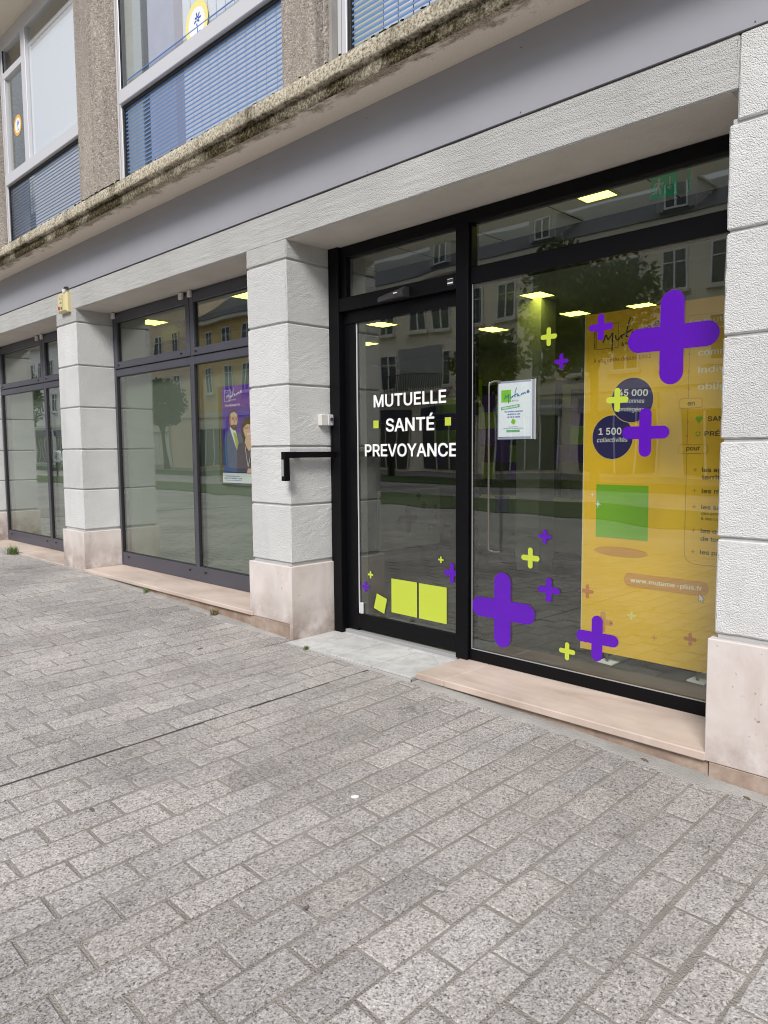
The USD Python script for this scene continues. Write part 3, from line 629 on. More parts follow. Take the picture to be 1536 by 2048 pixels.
def upper_window(x0, x1, kind):
    AL = "aluminium"; d = 0.075
    fr = [cbox(x0, x0 + 0.10, YU, YU + d, 3.98, 7.36), cbox(x1 - 0.10, x1, YU, YU + d, 3.98, 7.36), cbox(x0 + 0.1005, x1 - 0.1005, YU - 0.03, YU + d, 5.31, 5.455, 0.005), cbox(x0 + 0.1005, x1 - 0.1005, YU + 0.002, YU + d, 7.18, 7.36),
          cbox(x0 + 0.1005, x1 - 0.1005, YU + 0.004, YU + d, 3.98, 4.06)]
    w = obj("upper_window", fr, AL, B)
    obj("inner_bead", frame_rect(x0 + 0.101, x1 - 0.101, 4.061, 5.309, YU + 0.012, YU + 0.03, 0.03, 0.03, 0.03, 0.035, 0.002), "rubber", w)
    obj("frame_line", [box(x0 + 0.045, x0 + 0.049, YU - 0.0006, YU + 0.01, 3.98, 7.3), box(x0 + 0.1, x0 + 0.118, YU + 0.004, YU + 0.02, 5.457, 7.18)], "rubber", w)
    obj("pane", box(x0 + 0.10, x1 - 0.10, YU + 0.035, YU + 0.041, 4.05, 5.31), "upper_glass", w)
    obj("pane", box(x0 + 0.10, x1 - 0.10, YU + 0.035, YU + 0.041, 5.45, 7.2), "upper_glass", w)
    mat_s = "stripe_grey" if kind == 1 else "stripe_blue"
    z = 4.085
    while z < 5.28:
        obj("stripe", box(x0 + 0.135, x1 - 0.135, YU + 0.030, YU + 0.0345, z, z + 0.0125), mat_s, w); z += 0.042
    return w
w1 = upper_window(-11.67, -8.50, 1)
obj("mullion", [cbox(-10.85, -10.70, YU - 0.006, YU + 0.075, 5.456, 7.18), cbox(-11.57, -10.851, YU - 0.004, YU + 0.07, 6.77, 6.86), cbox(-11.57, -11.50, YU - 0.004, YU + 0.07, 5.456, 6.769)], "aluminium", w1)
for k in range(17):
    x = -10.69 + k * 0.125; sl = box(x, x + 0.113, YU + 0.05, YU + 0.054, 5.30, 6.93)
    v = sl.vertices; v[:, 1] += np.where(v[:, 0] > x + 0.06, 0.012, 0) ; obj("blind_slat", sl, "blind_white", w1)
obj("blind_rail", box(-10.70, -8.55, YU + 0.048, YU + 0.07, 6.935, 6.985), "blind_white", w1)
for k in range(7):
    x = -11.55 + k * 0.1; obj("blind_slat", box(x, x + 0.075, YU + 0.30, YU + 0.305, 5.0, 7.1), "room_wall", w1)
obj("blind_panel", box(-10.72, -8.5, YU + 0.05, YU + 0.053, 4.0, 5.29), "blind_white", w1)
w2 = upper_window(-8.135, -4.86, 2)
obj("blind_panel", box(-7.99, -7.64, YU + 0.050, YU + 0.054, 4.0, 7.3), "blind_grey", w2)
obj("blind_panel", box(-7.49, -6.955, YU + 0.050, YU + 0.054, 4.0, 7.3), "curtain_lilac", w2)
obj("blind_panel", box(-6.952, -6.80, YU + 0.050, YU + 0.054, 4.0, 7.3), "curtain_mauve", w2)
for k in range(12):
    x = -6.795 + k * 0.150; sl = box(x, x + 0.138, YU + 0.050, YU + 0.054, 4.0, 7.2)
    v = sl.vertices; v[:, 1] += np.where(v[:, 0] > x + 0.07, 0.002, 0); obj("blind_slat", sl, "blind_white", w2)
obj("safety_wire", tube([(-7.95, YU + 0.031, 5.56), (-4.95, YU + 0.031, 5.56)], 0.006, 6), "stripe_blue", w2)
w3 = upper_window(-4.465, -1.15, 3)
obj("blind_panel", box(-4.33, -4.02, YU + 0.050, YU + 0.054, 4.0, 7.3), "room_wall", w3)
for k in range(19):
    x = -4.01 + k * 0.150; obj("blind_slat", box(x, x + 0.138, YU + 0.05, YU + 0.054, 4.0, 7.2), "blind_white", w3)
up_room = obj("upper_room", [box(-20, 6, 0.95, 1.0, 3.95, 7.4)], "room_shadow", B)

# ---- inside the ground floor
room = obj("room", [box(-12.9, 3.0, 7.2, 7.3, -0.2, 3.3), box(-12.95, -12.9, 0.5, 7.3, 0.0, 3.3), box(3.0, 3.05, 0.62, 7.3, -0.2, 3.3)], "room_wall", B)
obj("room_floor", box(-12.9, 3.0, 0.545, 7.2, -0.25, 0.016), "carpet", room)
obj("room_ceiling", box(-12.9, 3.0, 0.505, 7.2, 3.25, 3.3), "ceiling_white", room)
obj("bulkhead", box(-12.9, 2.99, 1.72, 1.90, 3.02, 3.249), "room_dark", room)
for x in (-6.05, -5.30, -4.55, -3.78, -3.03, -2.28, -1.5):
    obj("ceiling_joint", box(x - 0.006, x + 0.006, 0.56, 1.715, 3.2465, 3.2495), "dark_line", room)
for (x, y, w_) in ((-5.0, 4.1, 0.33), (-8.6, 4.1, 0.34), (-1.0, 4.2, 0.34)):
    obj("column", cat(cbox(x - w_ / 2, x + w_ / 2, y - w_ / 2, y + w_ / 2, 0.15, 3.249), cbox(x - w_ / 2 + 0.012, x + w_ / 2 - 0.012, y - w_ / 2 + 0.012, y + w_ / 2 - 0.012, 0.016, 0.149)), "column_paint", room)
obj("partition_panel", [cbox(-5.62, -5.58, 2.0, 3.0, 0.40, 1.05), cbox(-5.62, -5.58, 0.75, 1.65, 0.42, 1.1)], "frost_panel", room)
def plus(cx, cz, r, w=0.27, sq=1.0):
    a = LineString([(cx - r + w * r, cz), (cx + r - w * r, cz)]).buffer(w * r, quad_segs=10); b = LineString([(cx, cz - r * sq + w * r), (cx, cz + r * sq - w * r)]).buffer(w * r, quad_segs=10)
    return a.union(b)
for (y, z, r) in ((2.45, 0.72, 0.16), (2.72, 0.86, 0.05), (2.63, 0.97, 0.045), (2.92, 0.78, 0.08), (2.8, 0.62, 0.045), (0.95, 0.7, 0.05), (1.1, 0.62, 0.06), (1.3, 0.66, 0.09)):
    obj("partition_mark", xplate(plus(y, z, r), -5.579, 0.001), "frost_mark", room)
obj("dark_partition", [cbox(-7.2, -7.1, 2.6, 5.8, 0.016, 2.6), cbox(-9.5, -6.2, 6.6, 6.7, 0.016, 2.5)], "room_dark", room)
# glazed partition with colour squares behind the entrance, and a counter further back
SQ = 0.23
part_ = obj("glazed_partition", [box(x - 0.02, x + 0.02, 4.72, 4.76, 0.016, 2.35) for x in np.arange(-10.4, -2.5, 1.2)] + [box(-10.42, -2.58, 4.72, 4.76, 2.3, 2.36), box(-10.42, -2.58, 4.72, 4.76, 0.016, 0.06)], "room_dark", room)
for gx in range(34):
    for gzz in range(8):
        p_ = (0.10, 0.26, 0.42, 0.62, 0.55, 0.70, 0.72, 0.35)[gzz]
        if rng.random() > p_: continue
        m_ = rng.choice(["screen_violet", "screen_dark", "screen_green", "frost_panel"], p=[0.46, 0.14, 0.30, 0.10])
        x, z = -10.4 + gx * SQ, 0.62 + gzz * SQ
        obj("colour_square", box(x + 0.002, x + SQ - 0.002, 4.70, 4.706, z + 0.002, z + SQ - 0.002), str(m_), part_)
obj("reception_counter", [cbox(-8.0, -2.2, 5.62, 6.2, 0.016, 0.72), cbox(-8.05, -2.15, 5.58, 6.25, 0.721, 0.75)], "column_paint", room)
obj("office_door", [cbox(-6.1, -5.2, 7.15, 7.198, 0.016, 2.1), cbox(-9.6, -8.7, 7.15, 7.198, 0.016, 2.1), cbox(-3.4, -2.5, 7.15, 7.198, 0.016, 2.1)], "column_paint", room)

# ------------------------------------------------------------------ things in and on the shop front
LX = [(-2.66, 1.17, 0.23, 0.30, "square ceiling light above the banner, nearest to the glass"), (-4.80, 3.80, 0.28, 0.30, "small lit ceiling panel in front of the office column"), (-5.10, 5.15, 0.30, 0.30, "lit ceiling panel behind the office column"),
      (-6.60, 5.40, 0.30, 0.42, "lit ceiling panel deep in the office, seen left of the mullion"), (-4.25, 5.30, 0.30, 0.30, "lit ceiling panel seen just over the top of the banner"), (-7.40, 3.90, 0.30, 0.34, "lit ceiling panel seen through the upper part of the door"),
      (-9.40, 1.48, 0.36, 0.30, "lit ceiling panel behind the left casement of the middle bay"), (-7.05, 1.45, 0.36, 0.30, "lit ceiling panel behind the right casement, cut off by the pier"), (-8.9, 5.0, 0.3, 0.4, "lit ceiling panel low in the door glass near its left edge"),
      (-11.2, 1.5, 0.36, 0.30, "lit ceiling panel behind the leftmost bay")]
for (x, y, wx, wy, lb) in LX:
    t = thing("ceiling_light", lb, "ceiling light", (x, y, 3.249), "lit panels in the office ceiling")
    obj("light_frame", [box(-wx / 2 - 0.02, wx / 2 + 0.02, -wy / 2 - 0.02, -wy / 2, -0.012, -0.001), box(-wx / 2 - 0.02, wx / 2 + 0.02, wy / 2, wy / 2 + 0.02, -0.012, -0.001), box(-wx / 2 - 0.02, -wx / 2, -wy / 2, wy / 2, -0.012, -0.001), box(wx / 2, wx / 2 + 0.02, -wy / 2, wy / 2, -0.012, -0.001)], "aluminium", t)
    obj("diffuser", box(-wx / 2, wx / 2, -wy / 2, wy / 2, -0.008, -0.002), "lamp_glow", t)

t = thing("exit_sign", "green emergency exit sign with running figure and arrow hung from the ceiling", "exit sign", (-2.13, 0.95, 3.02))
obj("sign_plate", box(0.0, 0.165, 0, 0.006, 0.0, 0.135), "exit_green", t)
obj("sign_plate_edge", cat(box(0.166, 0.225, 0.001, 0.005, 0.0, 0.135)), "acrylic", t)
obj("sign_plate_end", box(0.2255, 0.238, 0, 0.006, 0.0, 0.15), "exit_green", t)
man = unary_union([Point(0.052, 0.110).buffer(0.010), LineString([(0.050, 0.092), (0.042, 0.062)]).buffer(0.009), LineString([(0.050, 0.092), (0.068, 0.080), (0.076, 0.086)]).buffer(0.0045), LineString([(0.048, 0.092), (0.028, 0.090), (0.022, 0.076)]).buffer(0.0045),
     LineString([(0.042, 0.062), (0.060, 0.048), (0.058, 0.026)]).buffer(0.0055), LineString([(0.042, 0.062), (0.034, 0.040), (0.014, 0.034)]).buffer(0.0055)])
arrow = unary_union([LineString([(0.118, 0.112), (0.118, 0.05)]).buffer(0.0045), Polygon([(0.100, 0.058), (0.136, 0.058), (0.118, 0.034)])])
obj("pictogram", [plate(man, -0.0008), plate(arrow, -0.0008)], "white_film", t)
obj("suspension", tube([(0.04, 0.003, 0.135), (0.04, 0.003, 0.229)], 0.003, 6), "steel", t); obj("suspension", tube([(0.19, 0.003, 0.135), (0.19, 0.003, 0.229)], 0.003, 6), "steel", t)

YG = yf + 0.0113      # front face of the big fixed pane (its film lies on it)
YD = yf + 0.0493      # front face of the sliding leaf's pane
def dx_(x, y): return x * (y + 3.582) / (0.445 + 3.582)            # a mark measured at y 0.445 slid along the sight line onto its pane
def dz_(z, y): return 1.495 + (z - 1.495) * (y + 3.582) / (0.445 + 3.582)
def sticker(name, x, z, rx, rz, m, label, cat_, y, group):
    s_ = affinity.scale(plus(0, 0, 1.0, 0.262), rx, rz, origin=(0, 0)); s_ = affinity.translate(s_, dx_(x, y), dz_(z, y))
    p = obj(name, plate(s_, y, 0.0009), m); tag(p, label, cat_, group); return p
V_, L_ = "violet_film", "lime_film"
SG = "violet and lime plus stickers on the glass"
sticker("plus_sticker", -1.756, 2.094, 0.255, 0.255, V_, "largest violet plus sticker, high on the glass over the yellow banner", "sticker", YG, SG)
sticker("plus_sticker", -2.180, 2.199, 0.077, 0.077, V_, "violet plus sticker over the banner's top left logo", "sticker", YG, SG)
sticker("plus_sticker", -2.069, 1.772, 0.069, 0.069, L_, "lime plus sticker over the upper navy circle of the banner", "sticker", YG, SG)
sticker("plus_sticker", -1.896, 1.580, 0.139, 0.138, V_, "violet plus sticker beside the banner's two navy circles", "sticker", YG, SG)
sticker("plus_sticker", -2.172, 0.346, 0.140, 0.140, V_, "violet plus sticker across the banner's lower left corner", "sticker", YG, SG)
sticker("plus_sticker", -2.868, 0.416, 0.256, 0.255, V_, "large violet plus sticker low on the glass just right of the mullion", "sticker", YG, SG)
sticker("plus_sticker", -2.512, 0.598, 0.080, 0.079, V_, "violet plus sticker low between the large plus and the banner", "sticker", YG, SG)
sticker("plus_sticker", -2.545, 0.937, 0.049, 0.047, V_, "small violet plus sticker on the glass in front of the column foot", "sticker", YG, SG)
sticker("plus_sticker", -2.651, 0.790, 0.069, 0.068, L_, "lime plus sticker low on the glass above the large violet plus", "sticker", YG, SG)
sticker("plus_sticker", -2.375, 0.228, 0.057, 0.057, L_, "lime plus sticker nearest the sill, left of the banner corner", "sticker", YG, SG)
sticker("plus_sticker", -2.531, 2.183, 0.058, 0.057, L_, "lime plus sticker high on the glass left of the banner", "sticker", YG, SG)
sticker("plus_sticker", -2.441, 2.025, 0.048, 0.047, V_, "small violet plus sticker high on the glass beside the banner edge", "sticker", YG, SG)
sticker("plus_sticker", -4.130, 0.513, 0.030, 0.030, L_, "tiny lime plus sticker low on the left of the sliding door", "sticker", YD, SG)
sticker("plus_sticker", -4.189, 0.410, 0.048, 0.044, V_, "small violet plus sticker low at the door's left edge", "sticker", YD, SG)
sticker("plus_sticker", -3.405, 0.704, 0.026, 0.025, L_, "tiny lime plus sticker low on the right of the sliding door", "sticker", YD, SG)
sticker("plus_sticker", -3.304, 0.618, 0.074, 0.073, V_, "violet plus sticker low on the sliding door, cut by the mullion", "sticker", YD, SG)

def poly_sticker(name, pts, m, label, y):
    p = obj(name, plate(Polygon([(dx_(a, y), dz_(b, y)) for a, b in pts]), y, 0.0009), m); return tag(p, label, "sticker")
poly_sticker("square_sticker", [(-3.902, 0.247), (-3.638, 0.245), (-3.637, 0.510), (-3.902, 0.510)], L_, "left one of two large lime square stickers low on the sliding door", YD)
poly_sticker("square_sticker", [(-3.618, 0.244), (-3.352, 0.242), (-3.351, 0.508), (-3.618, 0.508)], L_, "right one of two large lime square stickers low on the sliding door", YD)
poly_sticker("square_sticker", [(-4.061, 0.372), (-4.096, 0.252), (-3.982, 0.222), (-3.950, 0.342)], L_, "small tilted lime square sticker low on the sliding door", YD)
dl = thing("door_lettering", "white capital lettering on the sliding door between two lime squares", "lettering")
obj("word", text("MUTUELLE", dx_(-4.077, YD), dz_(1.819, YD), 0.722 * 1.013, 0.0945, YD, 0.0009), "white_film", dl)
obj("word", text("SANTÉ", dx_(-3.948, YD), dz_(1.631, YD), 0.483 * 1.013, 0.099, YD, 0.0009), "white_film", dl)
obj("word", text("PREVOYANCE", dx_(-4.180, YD), dz_(1.444, YD), 0.921 * 1.013, 0.0955, YD, 0.0009), "white_film", dl)
for (a, b) in ((-4.083, -4.026), (-3.366, -3.311)):
    obj("lime_square", plate(sbox(dx_(a, YD), dz_(1.660, YD), dx_(b, YD), dz_(1.718, YD)), YD, 0.0009), L_, dl)

# handwritten word of the logo: strokes in units of the square's side
LOGO = [[(0.33, 0.28), (0.45, 0.60), (0.55, 0.34), (0.76, 0.66), (0.74, 0.30), (0.73, -0.08)], [(0.88, 0.50), (0.90, 0.34), (1.00, 0.30), (1.13, 0.50), (1.16, 0.36)], [(1.51, 1.14), (1.40, 0.82), (1.34, 0.42), (1.42, 0.40)], [(1.14, 0.47), (1.60, 0.66)],
        [(1.70, 0.56), (1.60, 0.57), (1.58, 0.46), (1.68, 0.46), (1.74, 0.57), (1.78, 0.46)], [(1.94, 0.50), (1.99, 0.65), (2.04, 0.55), (2.14, 0.71), (2.19, 0.56), (2.30, 0.76), (2.40, 0.62)], [(2.50, 0.72), (2.70, 0.80), (2.68, 0.88), (2.58, 0.86), (2.53, 0.72), (2.60, 0.66), (2.76, 0.75)]]
def logo_word(x, z, s_, y, wgt=0.028, part=None):
    g = []
    for st in LOGO:
        t_ = np.linspace(0, 1, len(st)); tt = np.linspace(0, 1, len(st) * 4)
        a = np.array(st); c = np.stack([np.interp(tt, t_, a[:, 0]), np.interp(tt, t_, a[:, 1])], 1)
        c[1:-1] = (c[:-2] + 2 * c[1:-1] + c[2:]) / 4
        g.append(LineString(c).buffer(wgt, quad_segs=4))
    u = unary_union(g)
    return plate(affinity.translate(affinity.scale(u, s_, s_, origin=(0, 0)), x, z), y, 0.0006)

# notice in a clear holder
NX, NZ, NY = dx_(-2.913, YG), dz_(1.554, YG), YG - 0.001
t = thing("notice", "white opening-hours notice in a clear acrylic holder beside the pull handle", "notice", (NX, NY, NZ))
obj("holder", cbox(0.0, 0.296, -0.012, -0.007, 0.0, 0.381, 0.002), "acrylic", t)
obj("holder_back", box(0.002, 0.288, -0.0025, -0.001, 0.002, 0.379), "grey_ink", t)
obj("holder_rail", [box(0.268, 0.276, -0.0135, -0.0125, 0.003, 0.378), box(0.288, 0.2955, -0.006, -0.001, 0.0, 0.381)], "aluminium", t)
obj("sheet", box(0.010, 0.262, -0.0050, -0.0040, 0.018, 0.366), "paper", t)
ys = -0.0056
obj("logo_square", plate(sbox(0.032, 0.243, 0.109, 0.322), ys, 0.0002), "paper_green", t)
obj("logo_word", logo_word(0.032, 0.243, 0.079, ys - 0.0004, 0.030), "teal_ink", t)
obj("small_print", [text("& PLUS", 0.116, 0.246, 0.05, 0.010, ys)], "grey_ink", t)
obj("tag_strip", plate(affinity.rotate(sbox(0.030, 0.200, 0.176, 0.220), 6), ys, 0.0002), "sage_ink", t)
obj("tag_print", text("Agence ouverte", 0.040, 0.198, 0.125, 0.013, ys - 0.0004, rot=math.radians(6), bold=True), "white_film", t)
obj("hours_print", [text("Du lundi au vendredi", 0.060, 0.178, 0.140, 0.009, ys), text("de 8h30 à 12h", 0.082, 0.160, 0.098, 0.009, ys), text("et 13h à 16h30", 0.082, 0.142, 0.098, 0.009, ys)], "blue_ink", t)
obj("clover_mark", plate(affinity.rotate(plus(0.128, 0.116, 0.018, 0.6), 12), ys, 0.0002), "paper_green", t)
obj("small_print", [text("En cas d'absence", 0.094, 0.080, 0.068, 0.0055, ys), text("contactez-nous sur notre site internet", 0.050, 0.070, 0.155, 0.0055, ys)], "grey_ink", t)
obj("link_strip", plate(sbox(0.074, 0.048, 0.178, 0.062), ys, 0.0002), "sage_ink", t)

# ---- yellow banner standing behind the glass
YB = 1.04; BX, BZ = -2.620, 0.086
t = thing("banner", "tall yellow advertising banner on white feet behind the shop glass", "banner", (0, YB, 0))
obj("banner_sheet", box(-2.612, -1.08, 0.0, 0.006, 0.086, 2.395), "banner_yellow", t)
obj("banner_side", box(-2.620, -2.613, -0.001, 0.008, 0.084, 2.397), "banner_edge", t)
for x in (-2.42, -1.80, -1.25):
    f = Polygon([(x - 0.058, -0.02), (x + 0.058, -0.035), (x + 0.062, 0.20), (x - 0.046, 0.21)]); fm = trimesh.creation.extrude_polygon(f, 0.008, engine="earcut"); fm.apply_translation([0, 0, 0.017])
    obj("foot", fm, "paper", t); obj("foot_clip", box(x - 0.010, x + 0.010, 0.0065, 0.012, 0.026, 0.10), "room_dark", t)
PB = -0.0004
def ring(g, w): return g.difference(g.buffer(-w))
obj("logo_frame", plate(ring(sbox(-2.536, 2.155, -2.374, 2.318), 0.0025), PB), "banner_ink", t)
obj("logo_word", logo_word(-2.536, 2.155, 0.161, PB - 0.0004, 0.026), "dark_ink", t)
obj("logo_print", [text("& PLUS", -2.352, 2.163, 0.10, 0.022, PB)], "banner_ink", t)
sp = text("Santé & Prévoyance", 0, 0, 0.15, 0.012, 0); v = sp.vertices.copy(); sp.vertices = np.stack([-2.541 - v[:, 2], PB + v[:, 1], 2.158 + v[:, 0]], 1); obj("logo_print", sp, "banner_ink", t)
obj("tagline", text("À vos côtés depuis 1962", -2.553, 2.068, 0.405, 0.026, PB, bold=False), "banner_brown", t)
obj("circle_rim", plate(ring(Point(-2.270, 1.806).buffer(0.1475, quad_segs=32), 0.003), PB - 0.0022), "banner_pale", t)
obj("circle", plate(Point(-2.270, 1.806).buffer(0.1445, quad_segs=32), PB - 0.0014), "banner_navy", t)
obj("circle_rim", plate(ring(Point(-2.405, 1.566).buffer(0.149, quad_segs=32), 0.003), PB - 0.0009), "banner_pale", t)
obj("circle", plate(Point(-2.405, 1.566).buffer(0.146, quad_segs=32), PB), "banner_navy", t)
rr = math.radians(-3)
obj("circle_print", [text("45 000", -2.368, 1.838, 0.205, 0.043, PB - 0.0024, rot=rr), text("personnes", -2.372, 1.793, 0.185, 0.028, PB - 0.0024, bold=False, rot=rr, shear=0.12), text("protégées", -2.362, 1.738, 0.175, 0.028, PB - 0.0024, bold=False, rot=rr, shear=0.12)], "white_film", t)
obj("circle_print", [text("1 500", -2.505, 1.583, 0.165, 0.046, PB - 0.0012), text("collectivités", -2.518, 1.534, 0.220, 0.030, PB - 0.0012, bold=False, shear=0.12)], "white_film", t)
lin = [plate(LineString([(-1.902, 2.22), (-1.902, 0.84), (-1.895, 0.80), (-1.872, 0.775), (-1.824, 0.764), (-1.12, 0.764)]).buffer(0.0016), PB), plate(ring(sbox(-1.959, 1.736, -1.811, 1.797).buffer(-0.022).buffer(0.022), 0.002), PB - 0.0011), plate(ring(sbox(-1.959, 1.456, -1.771, 1.512).buffer(-0.020).buffer(0.020), 0.002), PB - 0.0011), plate(LineString([(-1.912, 2.30), (-1.12, 2.30)]).buffer(0.0012), PB)]
obj("rule_line", lin, "banner_line", t)
obj("rule_bead", [plate(ring(Point(-1.902, z).buffer(0.006), 0.002), PB - 0.0011) for z in (2.068, 1.962, 1.855, 1.655, 1.565)], "banner_line", t)
obj("label_ground", [plate(sbox(-1.956, 1.739, -1.814, 1.794).buffer(-0.02).buffer(0.02), PB - 0.0009, 0.0001), plate(sbox(-1.956, 1.459, -1.774, 1.509).buffer(-0.018).buffer(0.018), PB - 0.0009, 0.0001)], "banner_yellow", t)
obj("white_print", [text("La mutuelle", -1.905, 2.245, 0.34, 0.032, PB), text("communale,", -1.849, 2.052, 0.36, 0.038, PB), text("individuelle", -1.847, 1.948, 0.40, 0.038, PB), text("obligatoire", -1.846, 1.845, 0.38, 0.038, PB)], "banner_white", t)
obj("black_print", [text("en", -1.905, 1.752, 0.045, 0.030, PB - 0.0012), text("pour", -1.906, 1.475, 0.085, 0.030, PB - 0.0012), text("SANTÉ", -1.780, 1.652, 0.155, 0.030, PB), text("PRÉVOYANCE", -1.797, 1.562, 0.34, 0.030, PB),
    text("les agents", -1.806, 1.343, 0.205, 0.027, PB), text("territoriaux", -1.806, 1.297, 0.25, 0.027, PB), text("les mairies", -1.804, 1.212, 0.225, 0.027, PB), text("les salariés", -1.804, 1.113, 0.23, 0.027, PB), text("des entreprises", -1.803, 1.078, 0.20, 0.018, PB, bold=False), text("& des commerces", -1.803, 1.046, 0.22, 0.018, PB, bold=False),
    text("les ouvriers", -1.803, 0.965, 0.235, 0.027, PB), text("de tous âges", -1.803, 0.916, 0.25, 0.027, PB), text("les particuliers", -1.803, 0.832, 0.29, 0.027, PB)], "banner_ink", t)
obj("heart_icon", [plate(unary_union([Point(-1.842, 1.672).buffer(0.012), Point(-1.823, 1.672).buffer(0.012), Polygon([(-1.853, 1.667), (-1.812, 1.667), (-1.832, 1.640)])]), PB), plate(ring(Point(-1.836, 1.577).buffer(0.015), 0.006), PB)], "banner_green", t)
obj("list_plus", [plate(plus(-1.848, z, 0.012, 0.18), PB) for z in (1.355, 1.225, 1.125, 0.977, 0.845)], "banner_line", t)
obj("green_square", plate(Polygon([(-2.514, 0.888), (-2.143, 0.886), (-2.145, 1.246), (-2.516, 1.248)]), PB - 0.0008), "banner_green", t)
obj("floor_oval", plate(affinity.scale(Point(-2.332, 0.797).buffer(1, quad_segs=24), 0.192, 0.034), PB), "banner_peach", t)
def spark(x, z, r): return Polygon([(x + r * (1 if k % 2 == 0 else 0.28) * math.cos(k * math.pi / 4), z + r * (1 if k % 2 == 0 else 0.28) * math.sin(k * math.pi / 4)) for k in range(8)])
obj("sparkle", [plate(spark(-2.502, 1.112, 0.026), PB - 0.0018), plate(spark(-2.545, 1.175, 0.016), PB - 0.0018)], "white_film", t)
pill = LineString([(-2.256, 0.617), (-1.790, 0.614)]).buffer(0.047)
obj("address_pill", plate(pill, PB), "banner_peach", t)
obj("address_print", text("www.mutame-plus.fr", -2.257, 0.602, 0.472, 0.029, PB - 0.0010), "banner_white", t)
cur = Polygon([(-1.800, 0.582), (-1.800, 0.535), (-1.790, 0.544), (-1.783, 0.528), (-1.776, 0.531), (-1.783, 0.547), (-1.770, 0.548)])
obj("cursor", plate(cur, PB - 0.0018), "white_film", t); obj("cursor_rim", plate(ring(cur.buffer(0.0025), 0.003), PB - 0.0010), "banner_ink", t)
for (x, z, r, m_) in ((-2.572, 0.498, 0.050, "banner_orange"), (-1.850, 0.284, 0.041, "banner_orange"), (-2.085, 0.253, 0.020, "banner_peach"), (-2.245, 0.375, 0.030, "banner_pale"), (-2.390, 0.300, 0.010, "banner_orange"), (-2.45, 0.30, 0.075, "banner_peach"), (-1.5, 0.42, 0.05, "banner_orange")):
    g = plus(x, z, r, 0.27)
    if x - r < -2.612: g = g.intersection(sbox(-2.612, 0, 0, 3))
    obj("printed_plus", plate(g, PB), m_, t)

# ---- poster with two people in the middle bay (hung behind the pane on wires)
PX, PZ, PYy = -6.27, 1.185, 0.515
t = thing("poster", "violet poster of a suited man and a dark-haired woman behind the middle window", "poster", (PX, PYy, PZ))
pw, ph = 0.80, 0.935
obj("holder", [box(-0.075, -0.002, 0.004, 0.007, 0.0, ph + 0.004)], "olive_acrylic", t)
obj("sheet", box(0.0, pw, 0.0, 0.004, 0.0, ph), "poster_violet", t)
def PU(zx, zy): # position on the print from a rectified grid
    return ((zx - 190) / 1010.0, ph - (zy - 200) / 1750.0)
def ppoly(pts): return Polygon([PU(*p) for p in pts]).buffer(0)
layers = [("poster_deep", ppoly([(200, 560), (990, 560), (990, 1300), (200, 1300)])),
    ("suit_blue", ppoly([(205, 1660), (200, 1250), (215, 1080), (250, 990), (335, 920), (420, 960), (480, 1000), (540, 1050), (560, 1200), (540, 1660)])),
    ("white_film", ppoly([(318, 900), (330, 890), (420, 960), (425, 990), (462, 1160), (430, 1280), (400, 1180), (340, 980)])),
    ("tie_lime", ppoly([(378, 985), (410, 985), (440, 1060), (462, 1160), (430, 1275), (405, 1140)])),
    ("hair_brown", ppoly([(310, 740), (300, 690), (330, 630), (370, 600), (420, 610), (450, 650), (455, 700), (340, 760)])),
    ("skin", ppoly([(318, 720), (345, 660), (400, 640), (450, 680), (458, 760), (445, 850), (420, 930), (385, 950), (345, 900), (315, 800)])),
    ("hair_brown", ppoly([(330, 850), (350, 860), (395, 850), (425, 860), (440, 850), (425, 925), (388, 950), (345, 905)])),
    ("hair_brown", ppoly([(365, 738), (398, 732), (400, 746), (366, 750)]).union(ppoly([(422, 734), (450, 738), (450, 750), (424, 748)])).union(ppoly([(372, 758), (396, 756), (394, 772), (376, 774)])).union(ppoly([(426, 758), (446, 758), (444, 773), (428, 772)]))), ("skin_shade", ppoly([(404, 765), (422, 815), (398, 822)]).union(ppoly([(318, 720), (340, 690), (345, 900), (315, 800)]))),
    ("skin_shade", ppoly([(385, 872), (420, 868), (415, 884), (390, 884)])),
    ("hair_dark", ppoly([(545, 1140), (520, 1000), (520, 880), (560, 780), (640, 740), (720, 760), (770, 850), (775, 1000), (755, 1130)])),
    ("suit_navy", ppoly([(430, 1660), (440, 1300), (470, 1180), (560, 1150), (640, 1300), (730, 1150), (830, 1190), (880, 1350), (890, 1660)])),
    ("skin", ppoly([(575, 1160), (585, 1080), (700, 1080), (715, 1160), (690, 1250), (640, 1300), (600, 1230)])),
    ("skin", ppoly([(556, 960), (565, 880), (600, 830), (680, 840), (725, 890), (725, 980), (700, 1060), (640, 1110), (585, 1065)])),
    ("hair_dark", ppoly([(550, 920), (560, 850), (610, 790), (690, 800), (735, 880), (735, 940), (690, 870), (620, 850)])),
    ("dark_ink", ring(ppoly([(575, 905), (630, 905), (628, 935), (580, 935)]), 0.003).union(ring(ppoly([(650, 905), (705, 905), (700, 935), (652, 935)]), 0.003))),
    ("white_film", ppoly([(610, 1010), (675, 1005), (660, 1028), (622, 1030)])),
    ("white_film", LineString([PU(585, 1230), PU(600, 1400), PU(625, 1560), PU(660, 1400), PU(690, 1220)]).buffer(0.003)),
    ("skin", ppoly([(600, 1660), (620, 1590), (700, 1580), (760, 1600), (760, 1660)])),
    ("paper", Polygon([(0.0, 0.0), (pw, 0.0), (pw, 0.095), (0.0, 0.095)]))]
for k, (m_, g) in enumerate(layers): obj("print", plate(g, -0.0003 - 0.0005 * k, 0.0004), m_, t)
yk = -0.0003
obj("logo_frame", plate(ring(Polygon([PU(238, 268), PU(350, 262), PU(345, 450), PU(238, 455)]), 0.004), yk), "white_film", t)
